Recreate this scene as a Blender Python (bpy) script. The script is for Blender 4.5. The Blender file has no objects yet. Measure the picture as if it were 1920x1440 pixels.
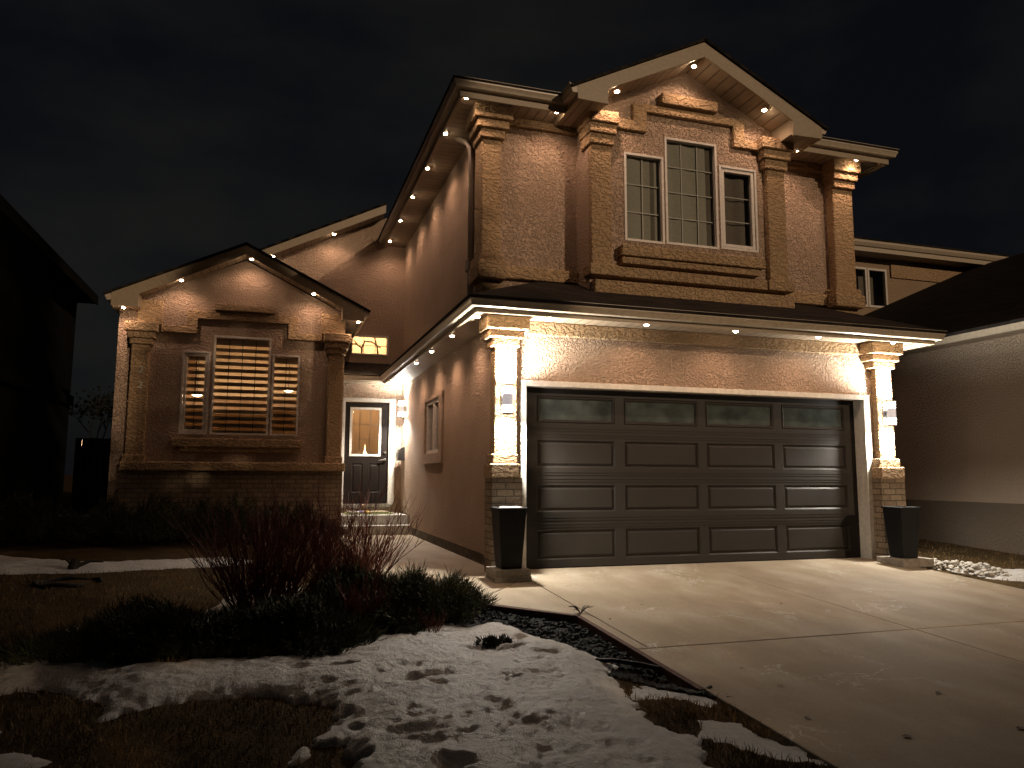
import bpy, bmesh, math, random
import numpy as np
from mathutils import Vector, Matrix

random.seed(7)
rng = np.random.default_rng(7)
S = bpy.context.scene
COL = S.collection
PI = math.pi

# ------------------------------------------------------------------ helpers
class MB:
    """collects polygons, linked later as one mesh object"""
    def __init__(s):
        s.v = []; s.f = []; s.m = []; s.uv = {}
    def add(s, vs, fs, m=0):
        o = len(s.v); s.v += [tuple(p) for p in vs]
        for f in fs:
            s.f.append(tuple(i + o for i in f)); s.m.append(m)
    def box(s, x0, x1, y0, y1, z0, z1, m=0):
        s.add([(x0,y0,z0),(x1,y0,z0),(x1,y1,z0),(x0,y1,z0),(x0,y0,z1),(x1,y0,z1),(x1,y1,z1),(x0,y1,z1)],
              [(3,2,1,0),(4,5,6,7),(0,1,5,4),(1,2,6,5),(2,3,7,6),(3,0,4,7)], m)
    def quad(s, a, b, c, d, m=0):
        s.add([a,b,c,d], [(0,1,2,3)], m)
    def poly(s, pts, m=0):
        s.add(pts, [tuple(range(len(pts)))], m)
    def prism(s, pts, axis, a, b, m=0):
        """pts 2-D outline; axis 'y': pts are (x,z); 'x': (y,z); 'z': (x,y)"""
        n = len(pts)
        def P(p, t):
            return {'y': (p[0], t, p[1]), 'x': (t, p[0], p[1]), 'z': (p[0], p[1], t)}[axis]
        vs = [P(p, a) for p in pts] + [P(p, b) for p in pts]
        fs = [tuple(range(n)), tuple(range(2*n-1, n-1, -1))]
        fs += [(i, i+n, (i+1) % n + n, (i+1) % n) for i in range(n)]
        s.add(vs, fs, m)
    def tube(s, pts, r, n=6, m=0, caps=True):
        pts = [Vector(p) for p in pts]
        rs = r if isinstance(r, (list, tuple)) else [r]*len(pts)
        o = len(s.v); prev = None
        for i, p in enumerate(pts):
            t = (pts[min(i+1, len(pts)-1)] - pts[max(i-1, 0)]).normalized()
            if prev is None:
                a = t.orthogonal().normalized()
            else:
                a = (prev - t*prev.dot(t))
                a = a.normalized() if a.length > 1e-6 else t.orthogonal().normalized()
            prev = a; b = t.cross(a)
            for k in range(n):
                w = 2*PI*k/n
                s.v.append(tuple(p + (a*math.cos(w) + b*math.sin(w))*rs[i]))
        for i in range(len(pts)-1):
            for k in range(n):
                s.f.append((o+i*n+k, o+i*n+(k+1) % n, o+(i+1)*n+(k+1) % n, o+(i+1)*n+k)); s.m.append(m)
        if caps:
            s.f.append(tuple(o+k for k in range(n-1, -1, -1))); s.m.append(m)
            e = o+(len(pts)-1)*n
            s.f.append(tuple(e+k for k in range(n))); s.m.append(m)
    def lathe(s, prof, n=20, c=(0,0,0), m=0):
        o = len(s.v)
        for r, z in prof:
            for k in range(n):
                w = 2*PI*k/n
                s.v.append((c[0]+r*math.cos(w), c[1]+r*math.sin(w), c[2]+z))
        for i in range(len(prof)-1):
            for k in range(n):
                s.f.append((o+i*n+k, o+i*n+(k+1) % n, o+(i+1)*n+(k+1) % n, o+(i+1)*n+k)); s.m.append(m)
    def sweep(s, path, prof, m=0, close=True):
        """path: xy points; prof: (offset to the right of travel, z); mitred corners"""
        path = [Vector((p[0], p[1])) for p in path]
        o = len(s.v); n = len(prof)
        for i, p in enumerate(path):
            d1 = (p - path[i-1]).normalized() if i > 0 else None
            d2 = (path[i+1] - p).normalized() if i < len(path)-1 else None
            if d1 is None: d1 = d2
            if d2 is None: d2 = d1
            n1 = Vector((d1.y, -d1.x)); n2 = Vector((d2.y, -d2.x))
            nn = (n1 + n2); nn = nn / nn.length; k = 1/max(.3, nn.dot(n1))
            for off, z in prof:
                q = p + nn*off*k
                s.v.append((q.x, q.y, z))
        for i in range(len(path)-1):
            for j in range(n if close else n-1):
                a = o+i*n+j; b = o+i*n+(j+1) % n
                s.f.append((a, b, b+n, a+n)); s.m.append(m)
        if close:
            s.f.append(tuple(o+j for j in range(n-1, -1, -1))); s.m.append(m)
            e = o+(len(path)-1)*n
            s.f.append(tuple(e+j for j in range(n))); s.m.append(m)
    def wallY(s, y, x0, x1, z0, z1, holes=(), depth=.14, m=0):
        """sheet in the plane y, facing -y, with openings (xa,xb,za,zb) and reveals"""
        xs = sorted({x0, x1, *[h[0] for h in holes], *[h[1] for h in holes]})
        zs = sorted({z0, z1, *[h[2] for h in holes], *[h[3] for h in holes]})
        for i in range(len(xs)-1):
            for j in range(len(zs)-1):
                cx = (xs[i]+xs[i+1])/2; cz = (zs[j]+zs[j+1])/2
                if any(h[0] < cx < h[1] and h[2] < cz < h[3] for h in holes): continue
                s.quad((xs[i],y,zs[j]), (xs[i+1],y,zs[j]), (xs[i+1],y,zs[j+1]), (xs[i],y,zs[j+1]), m)
        for a, b, c, d in holes:
            Y = y+depth
            s.quad((a,y,c),(a,Y,c),(b,Y,c),(b,y,c), m); s.quad((a,y,d),(b,y,d),(b,Y,d),(a,Y,d), m)
            s.quad((a,y,c),(a,y,d),(a,Y,d),(a,Y,c), m); s.quad((b,y,c),(b,Y,c),(b,Y,d),(b,y,d), m)
    def wallX(s, x, y0, y1, z0, z1, holes=(), depth=.14, m=0):
        """the same in the plane x, facing -x"""
        t = MB(); t.wallY(x, y0, y1, z0, z1, holes, depth)
        s.add([(p[1], p[0], p[2]) for p in t.v], [tuple(reversed(f)) for f in t.f], m)
    def roof(s, pts, th=.035, m=0):
        """planar roof face with thickness; u runs level, v up the slope"""
        P = [Vector(p) for p in pts]
        nrm = Vector((0,0,0))
        for i in range(len(P)):
            a, b = P[i], P[(i+1) % len(P)]
            nrm += Vector(((a.y-b.y)*(a.z+b.z), (a.z-b.z)*(a.x+b.x), (a.x-b.x)*(a.y+b.y)))
        nrm.normalize()
        if nrm.z < 0: P.reverse(); nrm = -nrm
        lev = Vector((0,0,1)).cross(nrm).normalized(); up = nrm.cross(lev)
        Q = [p - nrm*th for p in P]; n = len(P); o = len(s.v)
        s.v += [tuple(p) for p in P+Q]
        fs = [tuple(range(n)), tuple(range(2*n-1, n-1, -1))] + [(i, i+n, (i+1) % n+n, (i+1) % n) for i in range(n)]
        for f in fs:
            s.uv[len(s.f)] = [((P+Q)[i].dot(lev), (P+Q)[i].dot(up)) for i in f]
            s.f.append(tuple(i+o for i in f)); s.m.append(m)
    def build(s, name, mats, parent=None, smooth=False, bevel=0, loc=None, seg=2):
        me = bpy.data.meshes.new(name)
        me.from_pydata(s.v, [], s.f)
        mats = mats if isinstance(mats, (list, tuple)) else [mats]
        for mt in mats: me.materials.append(mt)
        if len(mats) > 1: me.polygons.foreach_set('material_index', s.m)
        if s.uv:
            ul = me.uv_layers.new(name='UVMap')
            for pi, uvs in s.uv.items():
                for li, uv in zip(me.polygons[pi].loop_indices, uvs): ul.data[li].uv = uv
        if smooth: me.polygons.foreach_set('use_smooth', [True]*len(me.polygons))
        me.update()
        o = bpy.data.objects.new(name, me); COL.objects.link(o)
        if loc is not None: o.location = loc
        if parent is not None:
            o.parent = parent
            if loc is None and parent.get('world_built'):
                o.matrix_parent_inverse = Matrix.Translation(parent['world_built']).inverted()
        if bevel:
            b = o.modifiers.new('bevel', 'BEVEL'); b.width = bevel; b.segments = seg; b.limit_method = 'ANGLE'
            b.angle_limit = math.radians(40); b.harden_normals = False
        return o

def np_mesh(name, V, F, mats, smooth=True, mi=None):
    me = bpy.data.meshes.new(name)
    V = np.asarray(V, np.float32); F = np.asarray(F, np.int32); n = F.shape[1]
    me.vertices.add(len(V)); me.vertices.foreach_set('co', V.ravel())
    me.loops.add(F.size); me.loops.foreach_set('vertex_index', F.ravel())
    me.polygons.add(len(F))
    me.polygons.foreach_set('loop_start', np.arange(0, F.size, n, dtype=np.int32))
    me.polygons.foreach_set('loop_total', np.full(len(F), n, np.int32))
    mats = mats if isinstance(mats, (list, tuple)) else [mats]
    for m in mats: me.materials.append(m)
    if mi is not None: me.polygons.foreach_set('material_index', np.asarray(mi, np.int32))
    if smooth: me.polygons.foreach_set('use_smooth', np.ones(len(F), bool))
    me.update(); me.validate()
    o = bpy.data.objects.new(name, me); COL.objects.link(o)
    return o

def tag(o, label=None, cat=None, group=None, kind=None):
    if label: o['label'] = label
    if cat: o['category'] = cat
    if group: o['group'] = group
    if kind: o['kind'] = kind
    return o
def thing(name, label, cat, loc=(0,0,0), rot=(0,0,0), group=None, world=False):
    o = bpy.data.objects.new(name, None); COL.objects.link(o); o.empty_display_size = .2
    o.location = loc; o.rotation_euler = rot
    if world: o['world_built'] = [float(c) for c in loc]   # parts are modelled in world coordinates
    return tag(o, label, cat, group)
def dup_tree(o, parent=None):
    c = o.copy(); COL.objects.link(c)
    if parent is not None: c.parent = parent
    for ch in list(o.children): dup_tree(ch, c)
    return c

# value noise in numpy, for terrain
_T = rng.random((256, 256))
def vnoise(x, y):
    xi = np.floor(x).astype(int); yi = np.floor(y).astype(int); u = x-xi; v = y-yi
    u = u*u*(3-2*u); v = v*v*(3-2*v)
    g = lambda a, b: _T[a % 256, b % 256]
    return (g(xi,yi)*(1-u)+g(xi+1,yi)*u)*(1-v) + (g(xi,yi+1)*(1-u)+g(xi+1,yi+1)*u)*v
def fbm(x, y, o=4):
    r = 0; a = .5
    for i in range(o): r = r + a*(vnoise(x*2**i+17*i, y*2**i+5*i)-.5); a *= .5
    return r
def sdf(px, py, poly):
    """signed distance, positive inside"""
    d = np.full(px.shape, 1e9); ins = np.zeros(px.shape, bool); n = len(poly)
    for i in range(n):
        ax, ay = poly[i]; bx, by = poly[(i+1) % n]
        ex, ey = bx-ax, by-ay; wx, wy = px-ax, py-ay
        t = np.clip((wx*ex+wy*ey)/(ex*ex+ey*ey), 0, 1)
        d = np.minimum(d, (wx-ex*t)**2+(wy-ey*t)**2)
        c = ((ay > py) != (by > py)) & (px < (bx-ax)*(py-ay)/((by-ay) if by != ay else 1e-9)+ax)
        ins ^= c
    return np.where(ins, np.sqrt(d), -np.sqrt(d))

# ------------------------------------------------------------------ materials
def new_mat(name, base=(.5,.5,.5), rough=.6, spec=.3, metal=0):
    m = bpy.data.materials.new(name); m.use_nodes = True
    b = m.node_tree.nodes['Principled BSDF']
    b.inputs['Base Color'].default_value = (*base, 1); b.inputs['Roughness'].default_value = rough
    b.inputs['Specular IOR Level'].default_value = spec; b.inputs['Metallic'].default_value = metal
    return m, m.node_tree.nodes, m.node_tree.links, b
def N(nt, t, **k):
    n = nt.new(t)
    for a, v in k.items():
        if a in ('operation', 'blend_type', 'feature', 'wave_type', 'bands_direction', 'noise_type', 'interpolation_type', 'voronoi_dimensions', 'distance', 'data_type', 'clamp'): setattr(n, a, v)
        else: n.inputs[a].default_value = v
    return n
def coords(nt, L, scale=(1,1,1), src='Object'):
    t = nt.new('ShaderNodeTexCoord'); mp = nt.new('ShaderNodeMapping'); mp.inputs['Scale'].default_value = scale
    L.new(t.outputs[src], mp.inputs['Vector']); return mp.outputs['Vector']
def ramp(nt, L, fac, stops):
    r = nt.new('ShaderNodeValToRGB'); e = r.color_ramp.elements
    while len(e) < len(stops): e.new(.5)
    for i, (p, c) in enumerate(stops): e[i].position = p; e[i].color = (*c, 1) if len(c) == 3 else c
    L.new(fac, r.inputs['Fac']); return r.outputs['Color']
def bump(nt, L, b, h, strength=.5, dist=.01, prev=None):
    n = nt.new('ShaderNodeBump'); n.inputs['Strength'].default_value = strength; n.inputs['Distance'].default_value = dist
    L.new(h, n.inputs['Height'])
    if prev is not None: L.new(prev, n.inputs['Normal'])
    L.new(n.outputs['Normal'], b.inputs['Normal']); return n.outputs['Normal']
def mathn(nt, L, op, a, bval):
    n = nt.new('ShaderNodeMath'); n.operation = op
    for i, q in enumerate((a, bval)):
        if q is None: continue
        if isinstance(q, (int, float)): n.inputs[i].default_value = q
        else: L.new(q, n.inputs[i])
    return n.outputs[0]

def stucco(name, c0, c1, scale=26, dist=.012, stretch=(1,1,1), strength=1.0, detail=2.0):
    m, nt, L, b = new_mat(name, c0, .9, .15)
    v = coords(nt, L, stretch)
    warp = N(nt, 'ShaderNodeTexNoise', Scale=scale*.5, Detail=2.0)
    L.new(v, warp.inputs['Vector'])
    mix = nt.new('ShaderNodeVectorMath'); mix.operation = 'MULTIPLY_ADD'
    mix.inputs[1].default_value = (.06,.06,.06); L.new(warp.outputs['Color'], mix.inputs[0]); L.new(v, mix.inputs[2])
    n1 = N(nt, 'ShaderNodeTexNoise', Scale=scale, Detail=detail, Roughness=.5); L.new(mix.outputs[0], n1.inputs['Vector'])
    # trowelled ridges: flat-topped lumps with sharp worm-like edges
    r = nt.new('ShaderNodeMapRange'); r.interpolation_type = 'SMOOTHSTEP'
    r.inputs['From Min'].default_value = .42; r.inputs['From Max'].default_value = .60
    L.new(n1.outputs['Fac'], r.inputs['Value'])
    n2 = N(nt, 'ShaderNodeTexNoise', Scale=scale*4, Detail=3.0); L.new(v, n2.inputs['Vector'])
    h = mathn(nt, L, 'ADD', r.outputs[0], mathn(nt, L, 'MULTIPLY', n2.outputs['Fac'], .45))
    big = N(nt, 'ShaderNodeTexNoise', Scale=1.3, Detail=4.0); L.new(v, big.inputs['Vector'])
    mixf = mathn(nt, L, 'ADD', mathn(nt, L, 'MULTIPLY', big.outputs['Fac'], .75), mathn(nt, L, 'MULTIPLY', n2.outputs['Fac'], .3))
    col = ramp(nt, L, mixf, [(.3, c0), (.75, c1)])
    L.new(col, b.inputs['Base Color'])
    bump(nt, L, b, h, strength, dist)
    return m

M = {}
M['stucco'] = stucco('wall_stucco', (.48,.35,.255), (.60,.455,.35), 33, .034)
M['stucco_trim'] = stucco('trim_stucco', (.38,.26,.15), (.49,.35,.215), 25, .020, (.7,.7,1.15))
M['stucco_grey'] = stucco('neighbour_stucco', (.48,.38,.285), (.55,.445,.34), 34, .016)
M['stucco_base'] = stucco('neighbour_base_stucco', (.15,.12,.088), (.19,.152,.115), 30, .008)

def plain(name, c, rough=.5, spec=.35, nscale=20, var=.12, bd=.001, metal=0):
    m, nt, L, b = new_mat(name, c, rough, spec, metal)
    v = coords(nt, L)
    n = N(nt, 'ShaderNodeTexNoise', Scale=nscale, Detail=5.0); L.new(v, n.inputs['Vector'])
    lo = tuple(x*(1-var) for x in c); hi = tuple(min(1, x*(1+var)) for x in c)
    L.new(ramp(nt, L, n.outputs['Fac'], [(.3, lo), (.7, hi)]), b.inputs['Base Color'])
    L.new(mathn(nt, L, 'ADD', mathn(nt, L, 'MULTIPLY', n.outputs['Fac'], .2), rough-.1), b.inputs['Roughness'])
    if bd: bump(nt, L, b, n.outputs['Fac'], .5, bd)
    return m
M['white_trim'] = plain('white_painted_trim', (.66,.64,.58), .45)
M['frame'] = plain('window_vinyl', (.60,.56,.52), .4)
M['fascia'] = plain('fascia_aluminium', (.31,.245,.165), .42, .4)
M['gutter'] = plain('gutter_aluminium', (.43,.365,.28), .35, .5)
M['pipe'] = plain('downspout_aluminium', (.11,.085,.065), .5)
M['foundation'] = plain('foundation_concrete', (.17,.16,.145), .9, .1, 9, .3, .006)
M['step'] = plain('step_concrete', (.50,.48,.44), .85, .15, 14, .14, .003)
M['black_metal'] = plain('black_metal', (.035,.033,.032), .4, .5)
M['steel'] = plain('brushed_steel', (.62,.61,.58), .28, .5, 60, .1, 0, 1)
M['satin'] = plain('satin_grey_paint', (.50,.49,.50), .45, .4, 20, .05, 0)
M['planter'] = plain('planter_resin', (.009,.010,.012), .55, .25, 30, .25)
M['soil'] = plain('potting_soil', (.035,.027,.02), .95, .1, 40, .5, .01)
M['timber'] = plain('stained_timber', (.075,.028,.018), .75, .2, 18, .4, .004)
M['plastic'] = plain('black_plastic', (.010,.010,.011), .65, .2)
M['paver'] = plain('paver_concrete', (.33,.30,.26), .9, .1, 25, .2, .004)
M['room'] = plain('room_paint', (.62,.50,.38), .8, .1, 3, .05, 0)
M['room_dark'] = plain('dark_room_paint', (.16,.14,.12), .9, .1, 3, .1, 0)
M['cabinet'] = plain('room_block_brown', (.16,.10,.06), .5, .3, 6, .3, 0)  # brown of the boxes added to darken the wing room
M['bark'] = plain('bark', (.05,.038,.028), .9, .1, 30, .4, .005)
M['dead_leaf'] = plain('dead_leaf', (.06,.032,.016), .8, .1, 30, .5)
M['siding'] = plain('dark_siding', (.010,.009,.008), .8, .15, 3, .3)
M['fence'] = plain('fence_wood', (.05,.042,.034), .85, .1, 8, .4, .003)
M['zinc'] = plain('number_metal', (.50,.52,.48), .35, .5, 30, .15, 0)
M['branch'] = plain('dried_branch', (.12,.06,.03), .8, .1)
M['white_paper'] = plain('white_plastic', (.75,.75,.73), .5)
M['stone'] = plain('river_stone', (.45,.42,.37), .75, .2, 9, .45, .003)

def soffit_mat(name, axis):
    m, nt, L, b = new_mat(name, (.42,.36,.28), .5, .3)
    v = coords(nt, L); sp = nt.new('ShaderNodeSeparateXYZ'); L.new(v, sp.inputs[0])
    a = sp.outputs['XYZ'.index(axis)]
    fr = mathn(nt, L, 'FRACT', mathn(nt, L, 'MULTIPLY', a, 1/.135), None)
    d = mathn(nt, L, 'ABSOLUTE', mathn(nt, L, 'SUBTRACT', fr, .5), None)
    g = nt.new('ShaderNodeMapRange'); g.interpolation_type = 'SMOOTHSTEP'
    g.inputs['From Min'].default_value = .0; g.inputs['From Max'].default_value = .09; L.new(d, g.inputs['Value'])
    n = N(nt, 'ShaderNodeTexNoise', Scale=9.0, Detail=3.0); L.new(v, n.inputs['Vector'])
    c = ramp(nt, L, n.outputs['Fac'], [(.3, (.28,.225,.16)), (.7, (.35,.285,.21))])
    mx = nt.new('ShaderNodeMix'); mx.data_type = 'RGBA'; mx.inputs[6].default_value = (.10,.08,.06,1)
    L.new(g.outputs[0], mx.inputs[0]); L.new(c, mx.inputs[7]); L.new(mx.outputs[2], b.inputs['Base Color'])
    bump(nt, L, b, g.outputs[0], .8, .008)
    return m
M['soffit_x'] = soffit_mat('soffit_panel_x', 'X')
M['soffit_y'] = soffit_mat('soffit_panel_y', 'Y')

def brick_mat():
    m, nt, L, b = new_mat('face_brick', (.3,.25,.2), .85, .15)
    t = nt.new('ShaderNodeTexCoord'); sp = nt.new('ShaderNodeSeparateXYZ'); L.new(t.outputs['Object'], sp.inputs[0])
    cb = nt.new('ShaderNodeCombineXYZ')
    L.new(mathn(nt, L, 'ADD', sp.outputs[0], sp.outputs[1]), cb.inputs[0]); L.new(sp.outputs[2], cb.inputs[1])
    wn = N(nt, 'ShaderNodeTexNoise', Scale=14.0, Detail=3.0); L.new(t.outputs['Object'], wn.inputs['Vector'])
    ma = nt.new('ShaderNodeVectorMath'); ma.operation = 'MULTIPLY_ADD'; ma.inputs[1].default_value = (.012,.012,0)
    L.new(wn.outputs['Color'], ma.inputs[0]); L.new(cb.outputs[0], ma.inputs[2])
    k = nt.new('ShaderNodeTexBrick'); L.new(ma.outputs[0], k.inputs['Vector'])
    k.inputs['Scale'].default_value = 1; k.inputs['Brick Width'].default_value = .2; k.inputs['Row Height'].default_value = .0785
    k.inputs['Mortar Size'].default_value = .007; k.inputs['Mortar Smooth'].default_value = .3; k.inputs['Bias'].default_value = 0
    k.inputs['Color1'].default_value = (.36,.29,.21,1); k.inputs['Color2'].default_value = (.25,.20,.15,1); k.inputs['Mortar'].default_value = (.13,.105,.08,1)
    n = N(nt, 'ShaderNodeTexNoise', Scale=30.0, Detail=5.0); L.new(t.outputs['Object'], n.inputs['Vector'])
    mx = nt.new('ShaderNodeMix'); mx.data_type = 'RGBA'; mx.blend_type = 'MULTIPLY'; mx.inputs[0].default_value = .6
    L.new(k.outputs['Color'], mx.inputs[6]); L.new(ramp(nt, L, n.outputs['Fac'], [(.3, (.55,.52,.5)), (.7, (1.1,1.08,1.05))]), mx.inputs[7])
    L.new(mx.outputs[2], b.inputs['Base Color'])
    h = mathn(nt, L, 'SUBTRACT', mathn(nt, L, 'MULTIPLY', n.outputs['Fac'], .4), k.outputs['Fac'])
    bump(nt, L, b, h, 1.0, .008)
    return m
M['brick'] = brick_mat()

def shingle_mat():
    m, nt, L, b = new_mat('asphalt_shingle', (.02,.018,.017), .95, .1)
    t = nt.new('ShaderNodeTexCoord')
    k = nt.new('ShaderNodeTexBrick'); L.new(t.outputs['UV'], k.inputs['Vector'])
    k.inputs['Scale'].default_value = 1; k.inputs['Brick Width'].default_value = .32; k.inputs['Row Height'].default_value = .14
    k.inputs['Mortar Size'].default_value = .008; k.inputs['Mortar Smooth'].default_value = .5
    k.inputs['Color1'].default_value = (.040,.033,.029,1); k.inputs['Color2'].default_value = (.017,.015,.014,1); k.inputs['Mortar'].default_value = (.006,.006,.006,1)
    sp = nt.new('ShaderNodeSeparateXYZ'); L.new(t.outputs['UV'], sp.inputs[0])
    fr = mathn(nt, L, 'FRACT', mathn(nt, L, 'MULTIPLY', sp.outputs[1], 1/.14), None)
    n = N(nt, 'ShaderNodeTexNoise', Scale=120.0, Detail=3.0); L.new(t.outputs['Object'], n.inputs['Vector'])
    mx = nt.new('ShaderNodeMix'); mx.data_type = 'RGBA'; mx.blend_type = 'MULTIPLY'; mx.inputs[0].default_value = .8
    L.new(k.outputs['Color'], mx.inputs[6]); L.new(ramp(nt, L, n.outputs['Fac'], [(.35, (.5,.5,.5)), (.7, (1.5,1.45,1.4))]), mx.inputs[7])
    L.new(mx.outputs[2], b.inputs['Base Color'])
    h = mathn(nt, L, 'ADD', mathn(nt, L, 'MULTIPLY', fr, -1.0), mathn(nt, L, 'MULTIPLY', n.outputs['Fac'], .3))
    bump(nt, L, b, h, 1.0, .035)
    return m
M['shingle'] = shingle_mat()

def door_mat(name, c, dist=.0012):
    m, nt, L, b = new_mat(name, c, .5, .25)
    v = coords(nt, L, (2.2,1,22))
    n = N(nt, 'ShaderNodeTexNoise', Scale=7.0, Detail=6.0, Roughness=.6); L.new(v, n.inputs['Vector'])
    v2 = coords(nt, L)
    n2 = N(nt, 'ShaderNodeTexNoise', Scale=2.2, Detail=4.0); L.new(v2, n2.inputs['Vector'])
    L.new(ramp(nt, L, n2.outputs['Fac'], [(.3, tuple(x*.85 for x in c)), (.7, tuple(x*1.2 for x in c))]), b.inputs['Base Color'])
    L.new(mathn(nt, L, 'ADD', mathn(nt, L, 'MULTIPLY', n2.outputs['Fac'], .25), .40), b.inputs['Roughness'])
    bump(nt, L, b, n.outputs['Fac'], .8, dist)
    return m
M['garage_door'] = door_mat('garage_door_paint', (.021,.0185,.0162))
M['front_door'] = door_mat('front_door_paint', (.013,.0095,.008), .0006)
M['front_door'].node_tree.nodes['Principled BSDF'].inputs['Specular IOR Level'].default_value = .1

def concrete_mat():
    m, nt, L, b = new_mat('driveway_concrete', (.4,.36,.3), .8, .2)
    v = coords(nt, L)
    n1 = N(nt, 'ShaderNodeTexNoise', Scale=.9, Detail=6.0, Roughness=.6); L.new(v, n1.inputs['Vector'])
    n2 = N(nt, 'ShaderNodeTexNoise', Scale=60.0, Detail=4.0); L.new(v, n2.inputs['Vector'])
    vs = coords(nt, L, (1.8,.7,1)); n3 = N(nt, 'ShaderNodeTexNoise', Scale=1.6, Detail=5.0); L.new(vs, n3.inputs['Vector'])
    f = mathn(nt, L, 'ADD', mathn(nt, L, 'MULTIPLY', n1.outputs['Fac'], .55), mathn(nt, L, 'MULTIPLY', n3.outputs['Fac'], .45))
    c = ramp(nt, L, f, [(.34, (.24,.19,.130)), (.5, (.33,.27,.192)), (.66, (.43,.375,.29))])
    # pale mineral lines wandering over the slab
    nw = N(nt, 'ShaderNodeTexNoise', Scale=1.15, Detail=5.0, Roughness=.62, Distortion=.5); L.new(v, nw.inputs['Vector'])
    ln = mathn(nt, L, 'ABSOLUTE', mathn(nt, L, 'SUBTRACT', nw.outputs['Fac'], .5), None)
    lr = nt.new('ShaderNodeMapRange'); lr.interpolation_type = 'SMOOTHSTEP'
    lr.inputs['From Min'].default_value = .010; lr.inputs['From Max'].default_value = .0; L.new(ln, lr.inputs['Value'])
    msk = N(nt, 'ShaderNodeTexNoise', Scale=.8, Detail=2.0); mv = coords(nt, L, (1,1.3,1)); L.new(mv, msk.inputs['Vector'])
    mr = nt.new('ShaderNodeMapRange'); mr.inputs['From Min'].default_value = .52; mr.inputs['From Max'].default_value = .64; L.new(msk.outputs['Fac'], mr.inputs['Value'])
    fac = mathn(nt, L, 'MULTIPLY', mathn(nt, L, 'MULTIPLY', lr.outputs[0], mr.outputs[0]), .75)
    mx = nt.new('ShaderNodeMix'); mx.data_type = 'RGBA'; L.new(fac, mx.inputs[0]); L.new(c, mx.inputs[6]); mx.inputs[7].default_value = (.62,.60,.56,1)
    mg = nt.new('ShaderNodeMix'); mg.data_type = 'RGBA'; mg.blend_type = 'MULTIPLY'; mg.inputs[0].default_value = .5
    L.new(mx.outputs[2], mg.inputs[6]); L.new(ramp(nt, L, n2.outputs['Fac'], [(.3, (.72,.72,.72)), (.7, (1.15,1.15,1.15))]), mg.inputs[7])
    L.new(mg.outputs[2], b.inputs['Base Color'])
    L.new(mathn(nt, L, 'ADD', mathn(nt, L, 'MULTIPLY', n1.outputs['Fac'], .35), .55), b.inputs['Roughness'])
    bump(nt, L, b, n2.outputs['Fac'], .4, .002)
    return m
M['concrete'] = concrete_mat()

def ground_mat():
    m, nt, L, b = new_mat('winter_lawn', (.05,.035,.02), .95, .05)
    v = coords(nt, L)
    n1 = N(nt, 'ShaderNodeTexNoise', Scale=2.2, Detail=8.0, Roughness=.7); L.new(v, n1.inputs['Vector'])
    n2 = N(nt, 'ShaderNodeTexNoise', Scale=55.0, Detail=5.0); L.new(v, n2.inputs['Vector'])
    f = mathn(nt, L, 'ADD', mathn(nt, L, 'MULTIPLY', n1.outputs['Fac'], .6), mathn(nt, L, 'MULTIPLY', n2.outputs['Fac'], .4))
    L.new(ramp(nt, L, f, [(.3, (.022,.016,.009)), (.5, (.062,.042,.020)), (.7, (.125,.085,.040))]), b.inputs['Base Color'])
    bump(nt, L, b, n2.outputs['Fac'], 1.0, .02)
    return m
M['lawn'] = ground_mat()
def snow_mat():
    m, nt, L, b = new_mat('old_snow', (.7,.7,.7), .6, .3)
    v = coords(nt, L)
    n1 = N(nt, 'ShaderNodeTexNoise', Scale=4.0, Detail=8.0, Roughness=.7); L.new(v, n1.inputs['Vector'])
    n2 = N(nt, 'ShaderNodeTexNoise', Scale=120.0, Detail=4.0, Roughness=.7); L.new(v, n2.inputs['Vector'])
    n3 = N(nt, 'ShaderNodeTexNoise', Scale=16.0, Detail=6.0, Roughness=.6); L.new(v, n3.inputs['Vector'])
    L.new(ramp(nt, L, n1.outputs['Fac'], [(.26, (.46,.42,.36)), (.42, (.74,.715,.67)), (.7, (.84,.825,.79))]), b.inputs['Base Color'])
    L.new(mathn(nt, L, 'ADD', mathn(nt, L, 'MULTIPLY', n2.outputs['Fac'], .9), -.05), b.inputs['Roughness'])
    b.inputs['Subsurface Weight'].default_value = 0
    h = mathn(nt, L, 'ADD', mathn(nt, L, 'MULTIPLY', n2.outputs['Fac'], .45), mathn(nt, L, 'MULTIPLY', n3.outputs['Fac'], .9))
    bump(nt, L, b, h, 1.0, .055)
    return m
M['snow'] = snow_mat()
M['chip'] = plain('dark_gravel', (.034,.036,.037), .95, .08, 12, .6, .006)

def leafy(name, lo, hi, rough=.7):
    m, nt, L, b = new_mat(name, lo, rough, .2)
    g = nt.new('ShaderNodeNewGeometry')
    L.new(ramp(nt, L, g.outputs['Random Per Island'], [(.0, lo), (1, hi)]), b.inputs['Base Color'])
    return m
M['juniper'] = leafy('juniper_needles', (.012,.018,.009), (.075,.078,.026))
M['grass'] = leafy('dry_grass', (.07,.043,.018), (.30,.19,.085), .8)
M['twig'] = leafy('red_twig_bark', (.075,.026,.019), (.23,.080,.055), .55)

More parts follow.
